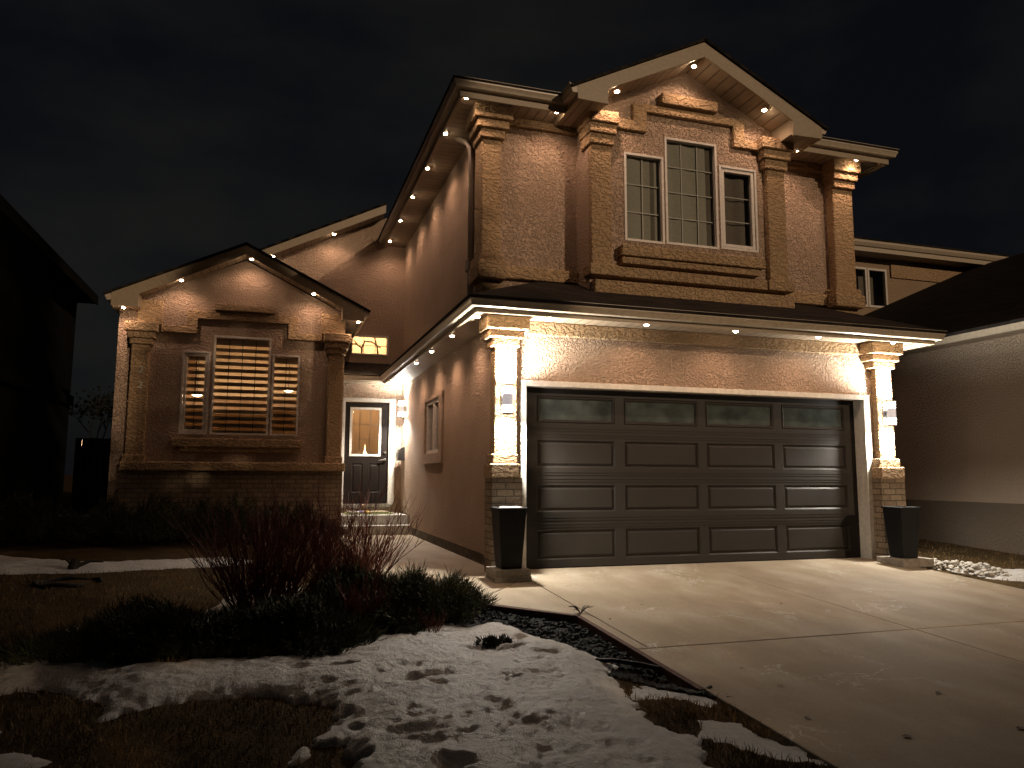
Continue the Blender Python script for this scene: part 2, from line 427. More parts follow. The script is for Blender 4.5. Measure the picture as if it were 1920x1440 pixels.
def glass_mat(name, tint=(1,1,1), refl=.07):
    m = bpy.data.materials.new(name); m.use_nodes = True; nt = m.node_tree.nodes; L = m.node_tree.links
    nt.remove(nt['Principled BSDF'])
    t = nt.new('ShaderNodeBsdfTransparent'); t.inputs[0].default_value = (*tint, 1)
    g = nt.new('ShaderNodeBsdfGlossy'); g.inputs['Roughness'].default_value = .03; g.inputs[0].default_value = (1,1,1,1)
    lw = nt.new('ShaderNodeFresnel'); lw.inputs['IOR'].default_value = 1.45
    k = nt.new('ShaderNodeMath'); k.operation = 'MULTIPLY'; k.inputs[1].default_value = refl/.04; L.new(lw.outputs[0], k.inputs[0])
    mx = nt.new('ShaderNodeMixShader'); L.new(k.outputs[0], mx.inputs[0]); L.new(t.outputs[0], mx.inputs[1]); L.new(g.outputs[0], mx.inputs[2])
    L.new(mx.outputs[0], nt['Material Output'].inputs['Surface'])
    return m
M['glass'] = glass_mat('window_glass', (.93,.95,.94))
M['frost'] = plain('frosted_garage_glass', (.058,.073,.070), .15, .5, 5, .35, .002)

def emit(name, c, s):
    m = bpy.data.materials.new(name); m.use_nodes = True; nt = m.node_tree.nodes; L = m.node_tree.links
    b = nt['Principled BSDF']; b.inputs['Base Color'].default_value = (.8,.8,.8,1)
    b.inputs['Emission Color'].default_value = (*c, 1); b.inputs['Emission Strength'].default_value = s
    return m
M['led'] = emit('warm_led_lens', (1,.74,.50), 120)
M['led_soft'] = emit('sconce_glass_lit', (1,.95,.88), 90)
M['band_lit'] = emit('sconce_band_glow', (.9,.88,.95), .30)  # faint glow put into the sconce middle band, which turns black without it
M['bulb'] = emit('room_bulb', (1,.66,.32), 5)
M['yard_glow'] = emit('far_porch_glow', (1,.62,.30), 9)

def fabric(name, c, trans=.35):
    m = bpy.data.materials.new(name); m.use_nodes = True; nt = m.node_tree.nodes; L = m.node_tree.links
    b = nt['Principled BSDF']; b.inputs['Base Color'].default_value = (*c, 1); b.inputs['Roughness'].default_value = .9
    b.inputs['Specular IOR Level'].default_value = .1
    v = coords(nt, L); n = N(nt, 'ShaderNodeTexNoise', Scale=40.0, Detail=4.0); L.new(v, n.inputs['Vector'])
    L.new(ramp(nt, L, n.outputs['Fac'], [(.3, tuple(x*.85 for x in c)), (.7, tuple(x*1.1 for x in c))]), b.inputs['Base Color'])
    t = nt.new('ShaderNodeBsdfTranslucent'); t.inputs[0].default_value = (*c, 1)
    mx = nt.new('ShaderNodeMixShader'); mx.inputs[0].default_value = trans
    L.new(b.outputs[0], mx.inputs[1]); L.new(t.outputs[0], mx.inputs[2]); L.new(mx.outputs[0], nt['Material Output'].inputs['Surface'])
    return m
M['blind'] = fabric('zebra_blind_band', (.34,.25,.17), .16)
M['sheer'] = fabric('sheer_fabric', (.42,.31,.20), .45)
M['curtain'] = fabric('pale_curtain', (.46,.44,.37), .2)
M['drape'] = fabric('dark_drape', (.20,.175,.145), .1)

# ------------------------------------------------------------------ setting: ground
def base_z(x, y):
    b = .053*np.clip(y, -12, 6)-.08
    b = b + .06*np.clip((-3.85-y)/.35, 0, 1)*np.clip((x+1.1)/.5, 0, 1)*(x < 0)
    walk = (x > -1.75) & (x < 6) & (y > 0)
    return np.where(walk, np.minimum(b, -.09), b)
def ground_z(x, y):
    x = np.asarray(x, float); y = np.asarray(y, float)
    near = np.exp(-((x+1)**2+(y)**2)/900)
    return base_z(x, y) + near*(fbm(x*1.3+40, y*1.3+9, 3)*.05 + fbm(x*9, y*9, 2)*.02)*np.where((x > -.5) & (x < 5.3), .25, 1)
def drive_z(y): return .053*min(y, 0)

def build_ground():
    def axis(lo, hi, n0):
        a = list(np.linspace(lo, hi, n0)); st = .3
        L_, R_ = [], []
        p, q = lo, hi
        while p > -400: st *= 1.35; p -= st; L_.append(p)
        st = .3
        while q < 400: st *= 1.35; q += st; R_.append(q)
        return np.array(L_[::-1]+a+R_)
    X = axis(-8.5, 8.5, 240); Y = axis(-8.5, 8, 240)
    gx, gy = np.meshgrid(X, Y); gz = ground_z(gx, gy)
    V = np.stack([gx, gy, gz], -1).reshape(-1, 3)
    nx = len(X); i, j = np.meshgrid(np.arange(len(X)-1), np.arange(len(Y)-1)); a = (j*nx+i).ravel()
    o = np_mesh('ground', V, np.stack([a, a+1, a+1+nx, a+nx], 1), M['lawn'])
    tag(o, kind='structure')
build_ground()

def slab(mb, poly, th=.16):
    """sloping concrete slab; poly is split where the slope starts"""
    def clip(p, keep):
        out = []
        for i in range(len(p)):
            a, b = p[i], p[(i+1) % len(p)]
            ia, ib = keep(a), keep(b)
            if ia >= 0: out.append(a)
            if ia*ib < 0:
                t = ia/(ia-ib); out.append((a[0]+(b[0]-a[0])*t, a[1]+(b[1]-a[1])*t))
        return out
    for part in (clip(poly, lambda q: -q[1]), clip(poly, lambda q: q[1])):
        if len(part) < 3: continue
        n = len(part); top = [(p[0], p[1], drive_z(p[1])) for p in part]; bot = [(p[0], p[1], drive_z(p[1])-th) for p in part]
        mb.add(top+bot, [tuple(range(n))]+[(i, i+n, (i+1) % n+n, (i+1) % n) for i in range(n)])
d = MB(); g = .006
slab(d, [(-.12+g,-3.22+g),(2.355-g,-3.22+g),(2.355-g,.3),(-.12+g,.3)])
slab(d, [(2.355+g,-3.22+g),(5.0,-3.22+g),(5.03,.3),(2.355+g,.3)])
slab(d, [(-.22,-7.0),(2.355-g,-7.0),(2.355-g,-3.22-g),(-.22,-3.22-g)])
slab(d, [(2.355+g,-7.0),(5.2,-7.0),(5.02,-3.22-g),(2.355+g,-3.22-g)])
slab(d, [(-.3,-14),(2.355-g,-14),(2.355-g,-7.0-g),(-.22,-7.0-g)])
slab(d, [(2.355+g,-14),(5.4,-14),(5.2,-7.0-g),(2.355+g,-7.0-g)])
d.box(-.5, 5.3, -13.9, .28, -1.2, -.95)
o = d.build('driveway', M['concrete'], bevel=.006); tag(o, kind='structure')
d = MB()
slab(d, [(-.22,-3.22+g),(-.12-g,-3.22+g),(-.12-g,-.75),(-.3,-.6),(-.98,-1.42),(-.22,-2.13)])
slab(d, [(-1.66,-.86),(-.98,-1.40),(-.302,-.58),(-.302,1.6-g),(-1.66,1.6-g)])
slab(d, [(-.298,-.58),(-.12-g,-.73),(-.12-g,-.0),(-.298,-.0)])
slab(d, [(-1.66,1.6+g),(-.302,1.6+g),(-.302,5.8),(-1.66,5.8)])
o = d.build('walkway', M['concrete'], bevel=.006); tag(o, kind='structure')

# snow
SNOW = [
 [(-1.95,-2.1),(-1.52,-1.95),(-1.35,-1.8),(-1.2,-2.05),(-.97,-1.94),(-.82,-2.14),(-.67,-2.58),(-.55,-2.8),(-.46,-3.22),(-.40,-3.46),(-.57,-3.55),(-.60,-3.8),(-.72,-4.0),(-.76,-4.25),(-.70,-4.5),(-.66,-4.75),(-.72,-5.1),(-.8,-6.2),
  (-2.3,-6.2),(-2.75,-4.75),(-2.72,-4.3),(-2.42,-3.95),(-2.55,-3.65),(-2.94,-3.42),(-3.18,-3.40),(-3.41,-3.46),(-3.7,-3.56),(-3.72,-3.28),(-3.87,-3.1),(-4.13,-2.9),(-4.42,-2.95),(-4.62,-2.3),(-4.46,-1.85),(-4.31,-1.30),(-4.2,-1.5),(-4.12,-2.2),(-3.7,-2.5),(-2.9,-2.55),(-2.3,-2.45)],
 [(-.60,-4.72),(-.50,-4.56),(-.31,-4.64),(-.33,-4.84),(-.18,-4.98),(-.20,-5.25),(-.42,-5.12),(-.50,-4.9)],
 [(-.55,-3.75),(-.42,-3.78),(-.30,-4.05),(-.22,-4.3),(-.34,-4.4),(-.48,-4.15),(-.62,-4.02)],
 [(-7.2,2.9),(-6.06,2.75),(-5.3,2.35),(-4.9,2.0),(-4.14,2.0),(-3.37,2.1),(-2.9,1.8),(-3.3,1.45),(-4.06,1.33),(-4.76,1.3),(-5.62,1.35),(-6.5,1.5),(-7.2,1.9)],
 [(-3.45,-1.25),(-2.75,-1.45),(-2.2,-.9),(-2.1,-.2),(-2.7,.1),(-3.2,-.5)],
 [(5.62,-.48),(6.13,-.62),(6.95,-.75),(6.7,-1.3),(5.95,-1.55),(5.60,-1.2)],
 [(-6.95,7.6),(-6.15,7.9),(-6.1,9.4),(-6.9,9.2)],
 [(-4.55,-3.55),(-4.05,-3.5),(-3.75,-4.2),(-4.5,-4.6)],
]
PRINTS = [(-1.85,-3.48,.20,.09,.35),(-2.08,-3.62,.10,.05,.5),(-1.12,-3.02,.15,.05,.35),(-1.55,-4.05,.07,.15,.2),(-1.3,-3.62,.05,.04,0),(-.95,-2.75,.10,.05,.6),(-2.05,-4.3,.16,.07,.1),(-.82,-2.60,.12,.04,.2),
          (-1.62,-2.55,.07,.04,0),(-2.35,-3.15,.10,.04,.1),(-1.95,-4.75,.10,.08,.1)]
def snow_patch(poly, h, step, rag):
    P = np.array(poly); x0, y0 = P.min(0)-.12; x1, y1 = P.max(0)+.12
    X = np.arange(x0, x1, step); Y = np.arange(y0, y1, step); gx, gy = np.meshgrid(X, Y)
    d = sdf(gx, gy, poly)
    d = d + fbm(gx*4+3, gy*4+8, 4)*rag + fbm(gx*17, gy*17, 3)*rag*.5
    # worn-through hollows in the lower lawn
    low = np.clip((-3.3-gy)/.6, 0, 1)*np.clip((-1.6-gx)/.7, 0, 1)
    d = d - low*np.clip(fbm(gx*3.2+70, gy*4.4+31, 4)+.02, 0, 1)*1.6
    t = np.clip(d/.34, -1, 1); prof = np.where(t > 0, .12*np.clip(t*12,0,1)+.88*(1-(1-t)**1.5), t*2.5)
    z = h*prof
    inn = np.clip(t, 0, 1)
    z = z + inn*(fbm(gx*2.2+11, gy*3+2, 3)*.07 + fbm(gx*9+4, gy*15+6, 3)*.022 + np.clip(fbm(gx*5+31, gy*8+13, 4), -.05, 1)*.03 - np.clip(fbm(gx*6+9, gy*9+3, 3)-.09, 0, 1)*.09 + fbm(gx*26, gy*34, 3)*.022)
    for cx, cy, a, b, r in PRINTS:
        u = (gx-cx)*math.cos(r)+(gy-cy)*math.sin(r); v = -(gx-cx)*math.sin(r)+(gy-cy)*math.cos(r)
        q = (u/a)**2+(v/b)**2
        z = z - .042*np.exp(-q**1.6) + .012*np.exp(-(q-1.9)**2*2)
    gz = ground_z(gx, gy) + z
    ok = (d > -.05)
    cell = ok[:-1,:-1] | ok[1:,:-1] | ok[:-1,1:] | ok[1:,1:]
    nx = len(X); jj, ii = np.nonzero(cell); a = jj*nx+ii
    V = np.stack([gx, gy, gz], -1).reshape(-1, 3)
    F = np.stack([a, a+1, a+1+nx, a+nx], 1)
    used, inv = np.unique(F, return_inverse=True)
    return V[used], inv.reshape(F.shape)
SV, SF, off = [], [], 0
for i, poly in enumerate(SNOW):
    v, f = snow_patch(poly, [.085,.018,.016,.05,.05,.05,.05,.04][i], .016 if i in (0,1,2) else .04, .18 if i == 0 else .20 if i in (1,2) else .14)
    SV.append(v); SF.append(f+off); off += len(v)
o = np_mesh('snow', np.concatenate(SV), np.concatenate(SF), M['snow']); tag(o, kind='stuff')
# what of the ground lies under snow, for the grass
def snow_cover(x, y):
    c = np.full(x.shape, -9.)
    for p in SNOW: c = np.maximum(c, sdf(x, y, p))
    low = np.clip((-3.3-y)/.6, 0, 1)*np.clip((-1.6-x)/.7, 0, 1)
    return c + fbm(x*4+3, y*4+8, 4)*.16 - low*np.clip(fbm(x*3.2+70, y*4.4+31, 4)+.02, 0, 1)*1.6

# dark gravel bed between the snow and the slab edge
BED = [(-1.15,-1.5),(-1.0,-1.52),(-.26,-2.17),(-.26,-4.1),(-.14,-4.22),(-.34,-3.75),(-.56,-3.42),(-.62,-2.9),(-.85,-2.25),(-1.0,-2.0),(-1.35,-1.85)]
def scatter_in(poly, n):
    P = np.array(poly); lo, hi = P.min(0), P.max(0); out = []
    while len(out) < n:
        q = lo+rng.random((n*2, 2))*(hi-lo); k = sdf(q[:,0], q[:,1], poly) > 0
        out += list(q[k])
    return np.array(out[:n])
gb = MB()
xs = np.arange(-1.45, -.10, .03); ys = np.arange(-4.3, -1.4, .03); gx, gy = np.meshgrid(xs, ys)
dd = sdf(gx, gy, BED); gz = ground_z(gx, gy)+np.where(dd > -.1, .018, -.05)+fbm(gx*12, gy*12, 3)*.05
nx = len(xs)
for j in range(len(ys)-1):
    for i in range(nx-1):
        if dd[j:j+2, i:i+2].max() > -.06:
            gb.quad(*[(gx[b,a], gy[b,a], gz[b,a]) for a, b in ((i,j),(i+1,j),(i+1,j+1),(i,j+1))])
for x, y in scatter_in(BED, 1100):
    z = float(ground_z(x, y))+.022; s = .008+.022*random.random()**2; w = random.random()*PI
    c, n_ = math.cos(w), math.sin(w); h = s*.6
    pts = []
    for a, b_ in ((-1,-.6),(1,-.5),(.9,.6),(-.8,.7)):
        a *= s*(.7+.5*random.random()); b_ *= s
        pts.append((x+a*c-b_*n_, y+a*n_+b_*c))
    tilt = random.uniform(-.4,.4)
    gb.add([(p[0],p[1],z-.01) for p in pts]+[(x+(p[0]-x)*.7, y+(p[1]-y)*.7, z+h*(.6+.6*random.random())+(p[0]-x)*tilt) for p in pts],
           [(4,5,6,7),(0,1,5,4),(1,2,6,5),(2,3,7,6),(3,0,4,7)])
o = gb.build('gravel', M['chip']); tag(o, kind='stuff')

# dry grass
def grass_blades(pts, hmin, hmax, w0=.0028):
    n = len(pts); x, y = pts[:,0], pts[:,1]; z = ground_z(x, y)-.004
    a = rng.random(n)*2*PI; h = hmin+(hmax-hmin)*rng.random(n)**1.5; ln = rng.random(n)*.9*h; b = rng.random(n)*2*PI
    w = w0*(.6+.8*rng.random(n))
    dx, dy = np.cos(a)*w, np.sin(a)*w
    p0 = np.stack([x-dx, y-dy, z], 1); p1 = np.stack([x+dx, y+dy, z], 1)
    mx, my = np.cos(b)*ln*.35, np.sin(b)*ln*.35
    p2 = np.stack([x+dx*.7+mx, y+dy*.7+my, z+h*.6], 1); p3 = np.stack([x-dx*.7+mx, y-dy*.7+my, z+h*.6], 1)
    p4 = np.stack([x+np.cos(b)*ln, y+np.sin(b)*ln, z+h], 1)
    V = np.stack([p0,p1,p2,p3,p4], 1).reshape(-1,3); k = np.arange(n)[:,None]*5
    F = np.concatenate([k+[0,1,2], k+[0,2,3], k+[3,2,4]])
    return V, F
def spread(x0,x1,y0,y1,n):
    q = np.stack([x0+(x1-x0)*rng.random(n), y0+(y1-y0)*rng.random(n)], 1)
    return q
q = np.concatenate([spread(-1.0,-.23,-5.8,-3.6,7000), spread(-5.2,-.25,-5.7,-2.2,52000), spread(-6.5,-1.7,-2.2,2.2,22000), spread(5.2,8,-2.5,4,9000)])
k = (snow_cover(q[:,0], q[:,1]) < -.0) & (sdf(q[:,0], q[:,1], BED) < 0)
q = q[k]; dens = fbm(q[:,0]*5, q[:,1]*5, 3)+.5
q = q[rng.random(len(q)) < np.clip(dens*1.2, .2, 1)]
V, F = grass_blades(q, .015, .06, .0024)
o = np_mesh('grass', V, F, M['grass'], smooth=False); tag(o, kind='stuff')

# ------------------------------------------------------------------ the house
HP = (2.4, 4.0, 0.0)
house = thing('house', 'two storey beige stucco house with soffit lights, brown garage door and gabled entry wing', 'house', HP, world=True)
ST, TR, BR = M['stucco'], M['stucco_trim'], M['brick']

# walls
w = MB(); w.wallY(0, -.3, 5.28, -.05, 2.93, [(0,4.9,-.06,2.15)], .16); w.build('garage_wall', ST, house)
w = MB()
w.wallX(-.3, 0, 7.05, .13, 3.3, [(3.32,4.45,1.45,2.34)], .12)
w.quad((-.3,.8,3.3),(-.3,12,3.3),(-.3,12,5.95),(-.3,.8,5.95)); w.quad((-.3,7.05,0),(-.3,12,0),(-.3,12,3.3),(-.3,7.05,3.3))
w.build('side_wall', ST, house)
w = MB(); w.box(-.285,-.25,.02,5.9,-.12,.128); w.build('foundation', M['foundation'], house)
w = MB(); w.quad((5.28,0,-.1),(5.28,12,-.1),(5.28,12,3.2),(5.28,0,3.2)); w.quad((5.42,.8,3.2),(5.42,12,3.2),(5.42,12,5.95),(5.42,.8,5.95))
w.quad((5.28,.8,3.2),(5.42,.8,3.2),(5.42,12,3.2),(5.28,12,3.2))
w.build('side_wall', ST, house)
for a, b in ((-.3,1.0),(4.0,5.42)):
    w = MB(); w.wallY(.8, a, b, 3.2, 5.86); w.build('upper_wall', ST, house)
# bay
UW = [(1.51,2.105,4.19,5.42),(2.125,2.945,4.20,5.72),(2.975,3.585,4.215,5.43)]
w = MB(); w.wallY(.38, 1.0, 4.0, 3.42, 5.9, UW, .10)
w.poly([(1.0,.38,5.9),(4.0,.38,5.9),(4.0,.38,6.03),(2.5,.38,6.77),(1.0,.38,6.03)])
w.quad((1.0,.38,3.42),(1.0,.38,6.0),(1.0,.8,6.0),(1.0,.8,3.42)); w.quad((4.0,.38,3.42),(4.0,.8,3.42),(4.0,.8,6.0),(4.0,.38,6.0))
w.build('bay_wall', ST, house)
# entry wing
WW = [(-4.36,-3.905,1.77,3.215),(-3.865,-2.905,1.77,3.51),(-2.875,-2.40,1.77,3.225)]
w = MB(); w.wallY(5.6, -5.38, -1.62, 0, 3.9, WW, .10)
w.poly([(-5.38,5.6,3.9),(-1.62,5.6,3.9),(-1.62,5.6,4.03),(-3.39,5.6,4.90),(-5.38,5.6,3.98)])
w.quad((-1.62,5.6,0),(-1.62,7.05,0),(-1.62,7.05,4.1),(-1.62,5.6,4.1)); w.quad((-5.38,12,0),(-5.38,5.6,0),(-5.38,5.6,4.0),(-5.38,12,4.0))
w.build('wing_wall', ST, house)
# wall round the front door, up to the rear rake
w = MB(); w.wallY(7.05, -1.62, -.3, 0, 4.2, [(-1.48,-.52,.5,2.60),(-1.37,-.61,3.53,3.94)], .12)
w.poly([(-5.38,7.05,4.2),(-.3,7.05,4.2),(-.3,7.05,6.66),(-5.38,7.05,4.2)][:3])
w.build('entry_wall', ST, house)

# brickwork
def bricks(*bx):
    m = MB(); m.box(*bx); return m.build('brick_base', BR, house, bevel=.004)
bricks(-5.2,-1.60,5.50,5.62,-.05,1.15)

# garage columns (thing > part > sub-part)
def column(name, parts, brick=None, bev=.014):
    root = None
    for i, b in enumerate(parts):
        m = MB(); m.box(*b[1:])
        if root is None:
            root = m.build(name, TR, house, bevel=bev)
        else:
            ch = m.build(b[0], TR, None, bevel=bev); ch.parent = root
    if brick:
        m = MB(); m.box(*brick); ch = m.build('brick_base', BR, None, bevel=.004); ch.parent = root
    return root
column('column', [('shaft',-.41,-.14,-.10,.10,1.335,2.585),('capital',-.55,-.04,-.28,.12,2.765,2.92),('capital',-.51,-.09,-.22,.11,2.675,2.768),('capital',-.46,-.12,-.16,.105,2.58,2.678),
                  ('plinth',-.45,-.145,-.16,.105,1.225,1.34),('plinth',-.48,-.135,-.205,.11,1.065,1.228)], (-.465,-.105,-.2,.10,-.1,1.068))
column('column', [('shaft',5.06,5.33,-.10,.10,1.335,2.585),('capital',4.86,5.39,-.28,.12,2.765,2.92),('capital',4.91,5.37,-.22,.11,2.675,2.768),('capital',4.97,5.35,-.16,.105,2.58,2.678),
                  ('plinth',4.99,5.345,-.16,.105,1.225,1.34),('plinth',4.97,5.37,-.205,.11,1.065,1.228)], (4.965,5.36,-.2,.10,-.1,1.068))
# upper pilasters
column('pilaster', [('shaft',-.385,-.125,.65,1.0,3.885,5.47),('capital',-.52,-.005,.49,1.02,5.685,5.86),('capital',-.47,-.045,.54,1.01,5.575,5.69),('capital',-.42,-.085,.59,1.005,5.46,5.58),
                    ('plinth',-.44,-.10,.58,1.01,3.785,3.89),('plinth',-.46,-.08,.53,1.02,3.57,3.788),('plinth',-.37,-.11,.66,1.0,3.3,3.572)])
column('pilaster', [('shaft',5.14,5.51,.65,1.0,3.885,5.47),('capital',5.06,5.56,.49,1.02,5.685,5.86),('capital',5.09,5.535,.54,1.01,5.575,5.69),('capital',5.12,5.52,.59,1.005,5.46,5.58),
                    ('plinth',5.06,5.53,.58,1.01,3.785,3.89),('plinth',5.02,5.55,.53,1.02,3.60,3.788),('plinth',5.10,5.52,.66,1.0,3.3,3.602)])
column('pilaster', [('shaft',1.0,1.29,.30,.40,3.80,5.44),('capital',.93,1.36,.18,.6,5.70,5.86),('capital',.95,1.34,.22,.6,5.57,5.705),('capital',.97,1.32,.26,.6,5.43,5.575),
                    ('plinth',.955,1.36,.24,.5,3.66,3.805)])
column('pilaster', [('shaft',3.71,4.01,.30,.40,3.80,5.44),('capital',3.58,4.10,.18,.6,5.70,5.86),('capital',3.62,4.07,.22,.6,5.57,5.705),('capital',3.66,4.04,.26,.6,5.43,5.575),
                    ('plinth',3.64,4.07,.24,.5,3.66,3.805)])
column('pilaster', [('shaft',-1.905,-1.645,5.45,5.70,1.41,3.27),('capital',-2.01,-1.53,5.33,5.75,3.475,3.63),('capital',-1.975,-1.56,5.37,5.74,3.365,3.478),('capital',-1.94,-1.60,5.41,5.72,3.265,3.368),
                    ('plinth',-1.93,-1.615,5.42,5.71,1.298,1.415),('neck',-2.06,-1.63,5.53,5.69,3.63,4.02)])
column('pilaster', [('shaft',-5.14,-4.86,5.45,5.70,1.41,3.27),('capital',-5.25,-4.75,5.33,5.75,3.475,3.63),('capital',-5.21,-4.78,5.37,5.74,3.365,3.478),('capital',-5.17,-4.81,5.41,5.72,3.265,3.368),
                    ('plinth',-5.18,-4.83,5.42,5.71,1.298,1.415),('neck',-5.09,-4.70,5.53,5.69,3.63,4.05)])

# mouldings
def mould(name, fn, bev=.012):
    m = MB(); fn(m); return m.build(name, TR, house, bevel=bev)
mould('frieze', lambda m: m.box(-.03,4.85,-.05,.02,2.762,2.925))
mould('frieze', lambda m: m.box(-.004,.995,.74,.82,5.742,5.86))
mould('frieze', lambda m: m.box(4.01,5.055,.74,.82,5.742,5.86))
mould('base_band', lambda m: m.box(-.08,.997,.72,.82,3.64,3.81))
mould('base_band', lambda m: m.box(4.02,5.02,.72,.82,3.64,3.81))
mould('window_head', lambda m: m.prism([(1.34,5.72),(1.84,5.72),(1.84,6.01),(3.2,6.01),(3.2,5.71),(3.66,5.71),(3.66,5.83),(3.38,5.83),(3.38,6.12),(1.64,6.12),(1.64,5.86),(1.34,5.86)], 'y', .32, .39))
mould('keystone_bar', lambda m: m.box(2.05,2.93,.27,.39,6.15,6.30))
mould('window_sill', lambda m: (m.box(1.40,3.58,.22,.39,3.945,4.09), m.box(1.42,3.53,.27,.39,3.85,3.944)))
mould('base_band', lambda m: m.box(1.362,3.638,.27,.39,3.662,3.80))
mould('bay_foot', lambda m: m.box(1.02,4.06,.25,.8,3.38,3.60))
mould('window_head', lambda m: m.prism([(-4.72,3.51),(-4.14,3.51),(-4.14,3.78),(-2.63,3.78),(-2.63,3.50),(-2.03,3.5),(-2.03,3.62),(-2.46,3.62),(-2.46,3.925),(-4.31,3.925),(-4.31,3.63),(-4.72,3.63)], 'y', 5.54, 5.61))
mould('keystone_bar', lambda m: m.box(-3.88,-2.87,5.49,5.61,3.945,4.06))
mould('window_sill', lambda m: (m.box(-4.44,-2.32,5.45,5.61,1.555,1.70), m.box(-4.32,-2.42,5.50,5.61,1.47,1.554)))
mould('sill_band', lambda m: m.box(-5.2,-1.57,5.38,5.64,1.15,1.30), .018)

# soffits, gutters, fascia
SX, SY, FA, GU = M['soffit_x'], M['soffit_y'], M['fascia'], M['gutter']
def gutter(path, z, h=.12):
    m = MB(); k = h/.12
    m.sweep(path, [(0,z-.12*k),(.055,z-.12*k),(.07,z-.112*k),(.078,z-.085*k),(.092,z-.055*k),(.097,z-.05*k),(.10,z-.008),(.112,z-.006),(.112,z),(.098,z+.001),(.09,z-.01),(0,z-.01)])
    return m.build('gutter', GU, house)
def fascia(path, z0, z1, th=.025):
    m = MB(); m.sweep(path, [(0,z0),(0,z1),(-th,z1),(-th,z0)]); m.sweep([p for p in path], [(-th,z0+.004),(-th,z0+.05),(-th-.05,z0+.05),(-th-.05,z0+.03),(-th-.012,z0+.03),(-th-.012,z0+.004)])
    return m.build('fascia', FA, house)
def soffit(mat, *polys):
    for p in polys:
        m = MB(); m.poly(p); m.build('soffit', mat, house)
GP = [(-.77,6.45),(-.77,-.60),(5.60,-.60),(5.60,8)]
GP = GP   # travelling so that the outside is on the right
gutter(list(GP), 3.035); fascia(list(GP), 2.865, 3.02)
z = 2.925
soffit(SX, [(-.3,0,z),(5.28,0,z),(5.58,-.58,z),(-.75,-.58,z)][::-1])
soffit(SY, [(-.3,0,z),(-.75,-.58,z),(-.75,7.05,z),(-.3,7.05,z)], [(5.28,0,z),(5.28,8,z),(5.58,8,z),(5.58,-.58,z)])
gutter([(-1.58,6.42),(-.80,6.42)][::1], 3.03); fascia([(-1.62,6.42),(-.77,6.42)], 2.90, 3.02)
soffit(SX, [(-1.62,6.43,2.93),(-.75,6.43,2.93),(-.75,7.05,2.93),(-1.62,7.05,2.93)])
U1 = [(-.77,7.05),(-.77,.30),(.66,.30)]; U2 = [(4.34,.30),(5.90,.30),(5.90,9)]
for u in (U1, U2):
    gutter(u, 6.005); fascia(u, 5.795, 5.99)
z = 5.86
soffit(SX, [(-.3,.8,z),(1.0,.8,z),(1.0,.32,z),(-.75,.32,z)][::-1], [(4.0,.8,z),(5.42,.8,z),(5.88,.32,z),(4.0,.32,z)][::-1])
soffit(SY, [(-.3,.8,z),(-.75,.32,z),(-.75,7.05,z),(-.3,7.05,z)], [(5.42,.8,z),(5.42,9,z),(5.88,9,z),(5.88,.32,z)])

def gable(outline, yf, y_wall, inner, ret, soff):
    """rake board, sloping rake soffit and boxed eave returns"""
    m = MB(); m.prism(outline, 'y', yf, yf+.03)
    m.build('rake_board', FA, house, bevel=.004)
    (xl, zl), (xa, za), (xr, zr) = inner
    s = MB(); yb = y_wall+.01; dz = .025
    s.quad((xl,yf+.03,zl+dz),(xl,yb,zl+dz),(xa,yb,za+dz),(xa,yf+.03,za+dz)); s.quad((xa,yf+.03,za+dz),(xa,yb,za+dz),(xr,yb,zr+dz),(xr,yf+.03,zr+dz))
    s.build('soffit', soff, house)
    for a, b, zz, side in ret:
        s = MB(); s.quad((a,yf+.03,zz+.015),(b,yf+.03,zz+.015),(b,yb+.3,zz+.015),(a,yb+.3,zz+.015))
        xi = b if side < 0 else a
        s.quad((xi,yf+.03,zz+.015),(xi,yf+.03,zz+.24),(xi,yb,zz+.24),(xi,yb,zz+.015))
        s.build('eave_return', SX, house)
gable([(.65,5.98),(2.5,6.90),(4.35,5.98),(4.35,5.80),(3.87,5.79),(3.87,6.0),(2.5,6.685),(1.07,6.0),(1.07,5.79),(.65,5.80)][::-1], -.10, .38,
      ((1.07,6.0),(2.5,6.685),(3.87,6.0)), [(.65,1.07,5.80,-1),(3.87,4.35,5.80,1)], SX)
gutter([(.65,.78),(.65,-.095)], 6.0); gutter([(4.35,-.095),(4.35,.78)], 6.0)
fascia([(.65,.7),(.65,-.07)], 5.80, 5.985); fascia([(4.35,-.07),(4.35,.7)], 5.80, 5.985)
gable([(-5.45,4.07),(-3.39,5.07),(-1.33,4.07),(-1.33,3.85),(-1.71,3.86),(-1.71,4.07),(-3.39,4.90),(-5.04,4.07),(-5.04,3.84),(-5.45,3.85)][::-1], 5.2, 5.6,
      ((-5.04,4.07),(-3.39,4.90),(-1.71,4.07)), [(-5.45,-5.04,3.85,-1),(-1.71,-1.33,3.86,1)], SX)
gutter([(-5.45,12),(-5.45,5.21)], 4.06); gutter([(-1.33,5.21),(-1.33,7.0)], 4.06)
fascia([(-5.45,12),(-5.45,5.23)], 3.85, 4.05); fascia([(-1.33,5.23),(-1.33,7.0)], 3.85, 4.05)
soffit(SY, [(-5.44,5.9,3.87),(-5.38,5.9,3.87),(-5.38,12,3.87),(-5.44,12,3.87)], [(-1.62,5.9,3.87),(-1.34,5.9,3.87),(-1.34,7.05,3.87),(-1.62,7.05,3.87)])
# rear rake over the entry wall
m = MB(); m.prism([(-5.6,4.03),(-.79,6.42),(-.79,6.59),(-5.6,4.20)], 'y', 6.6, 6.63); m.build('rake_board', FA, house)
m = MB(); m.quad((-5.6,6.62,4.05),(-.79,6.62,6.44),(-.79,7.06,6.44),(-5.6,7.06,4.05)); m.build('soffit', SX, house)

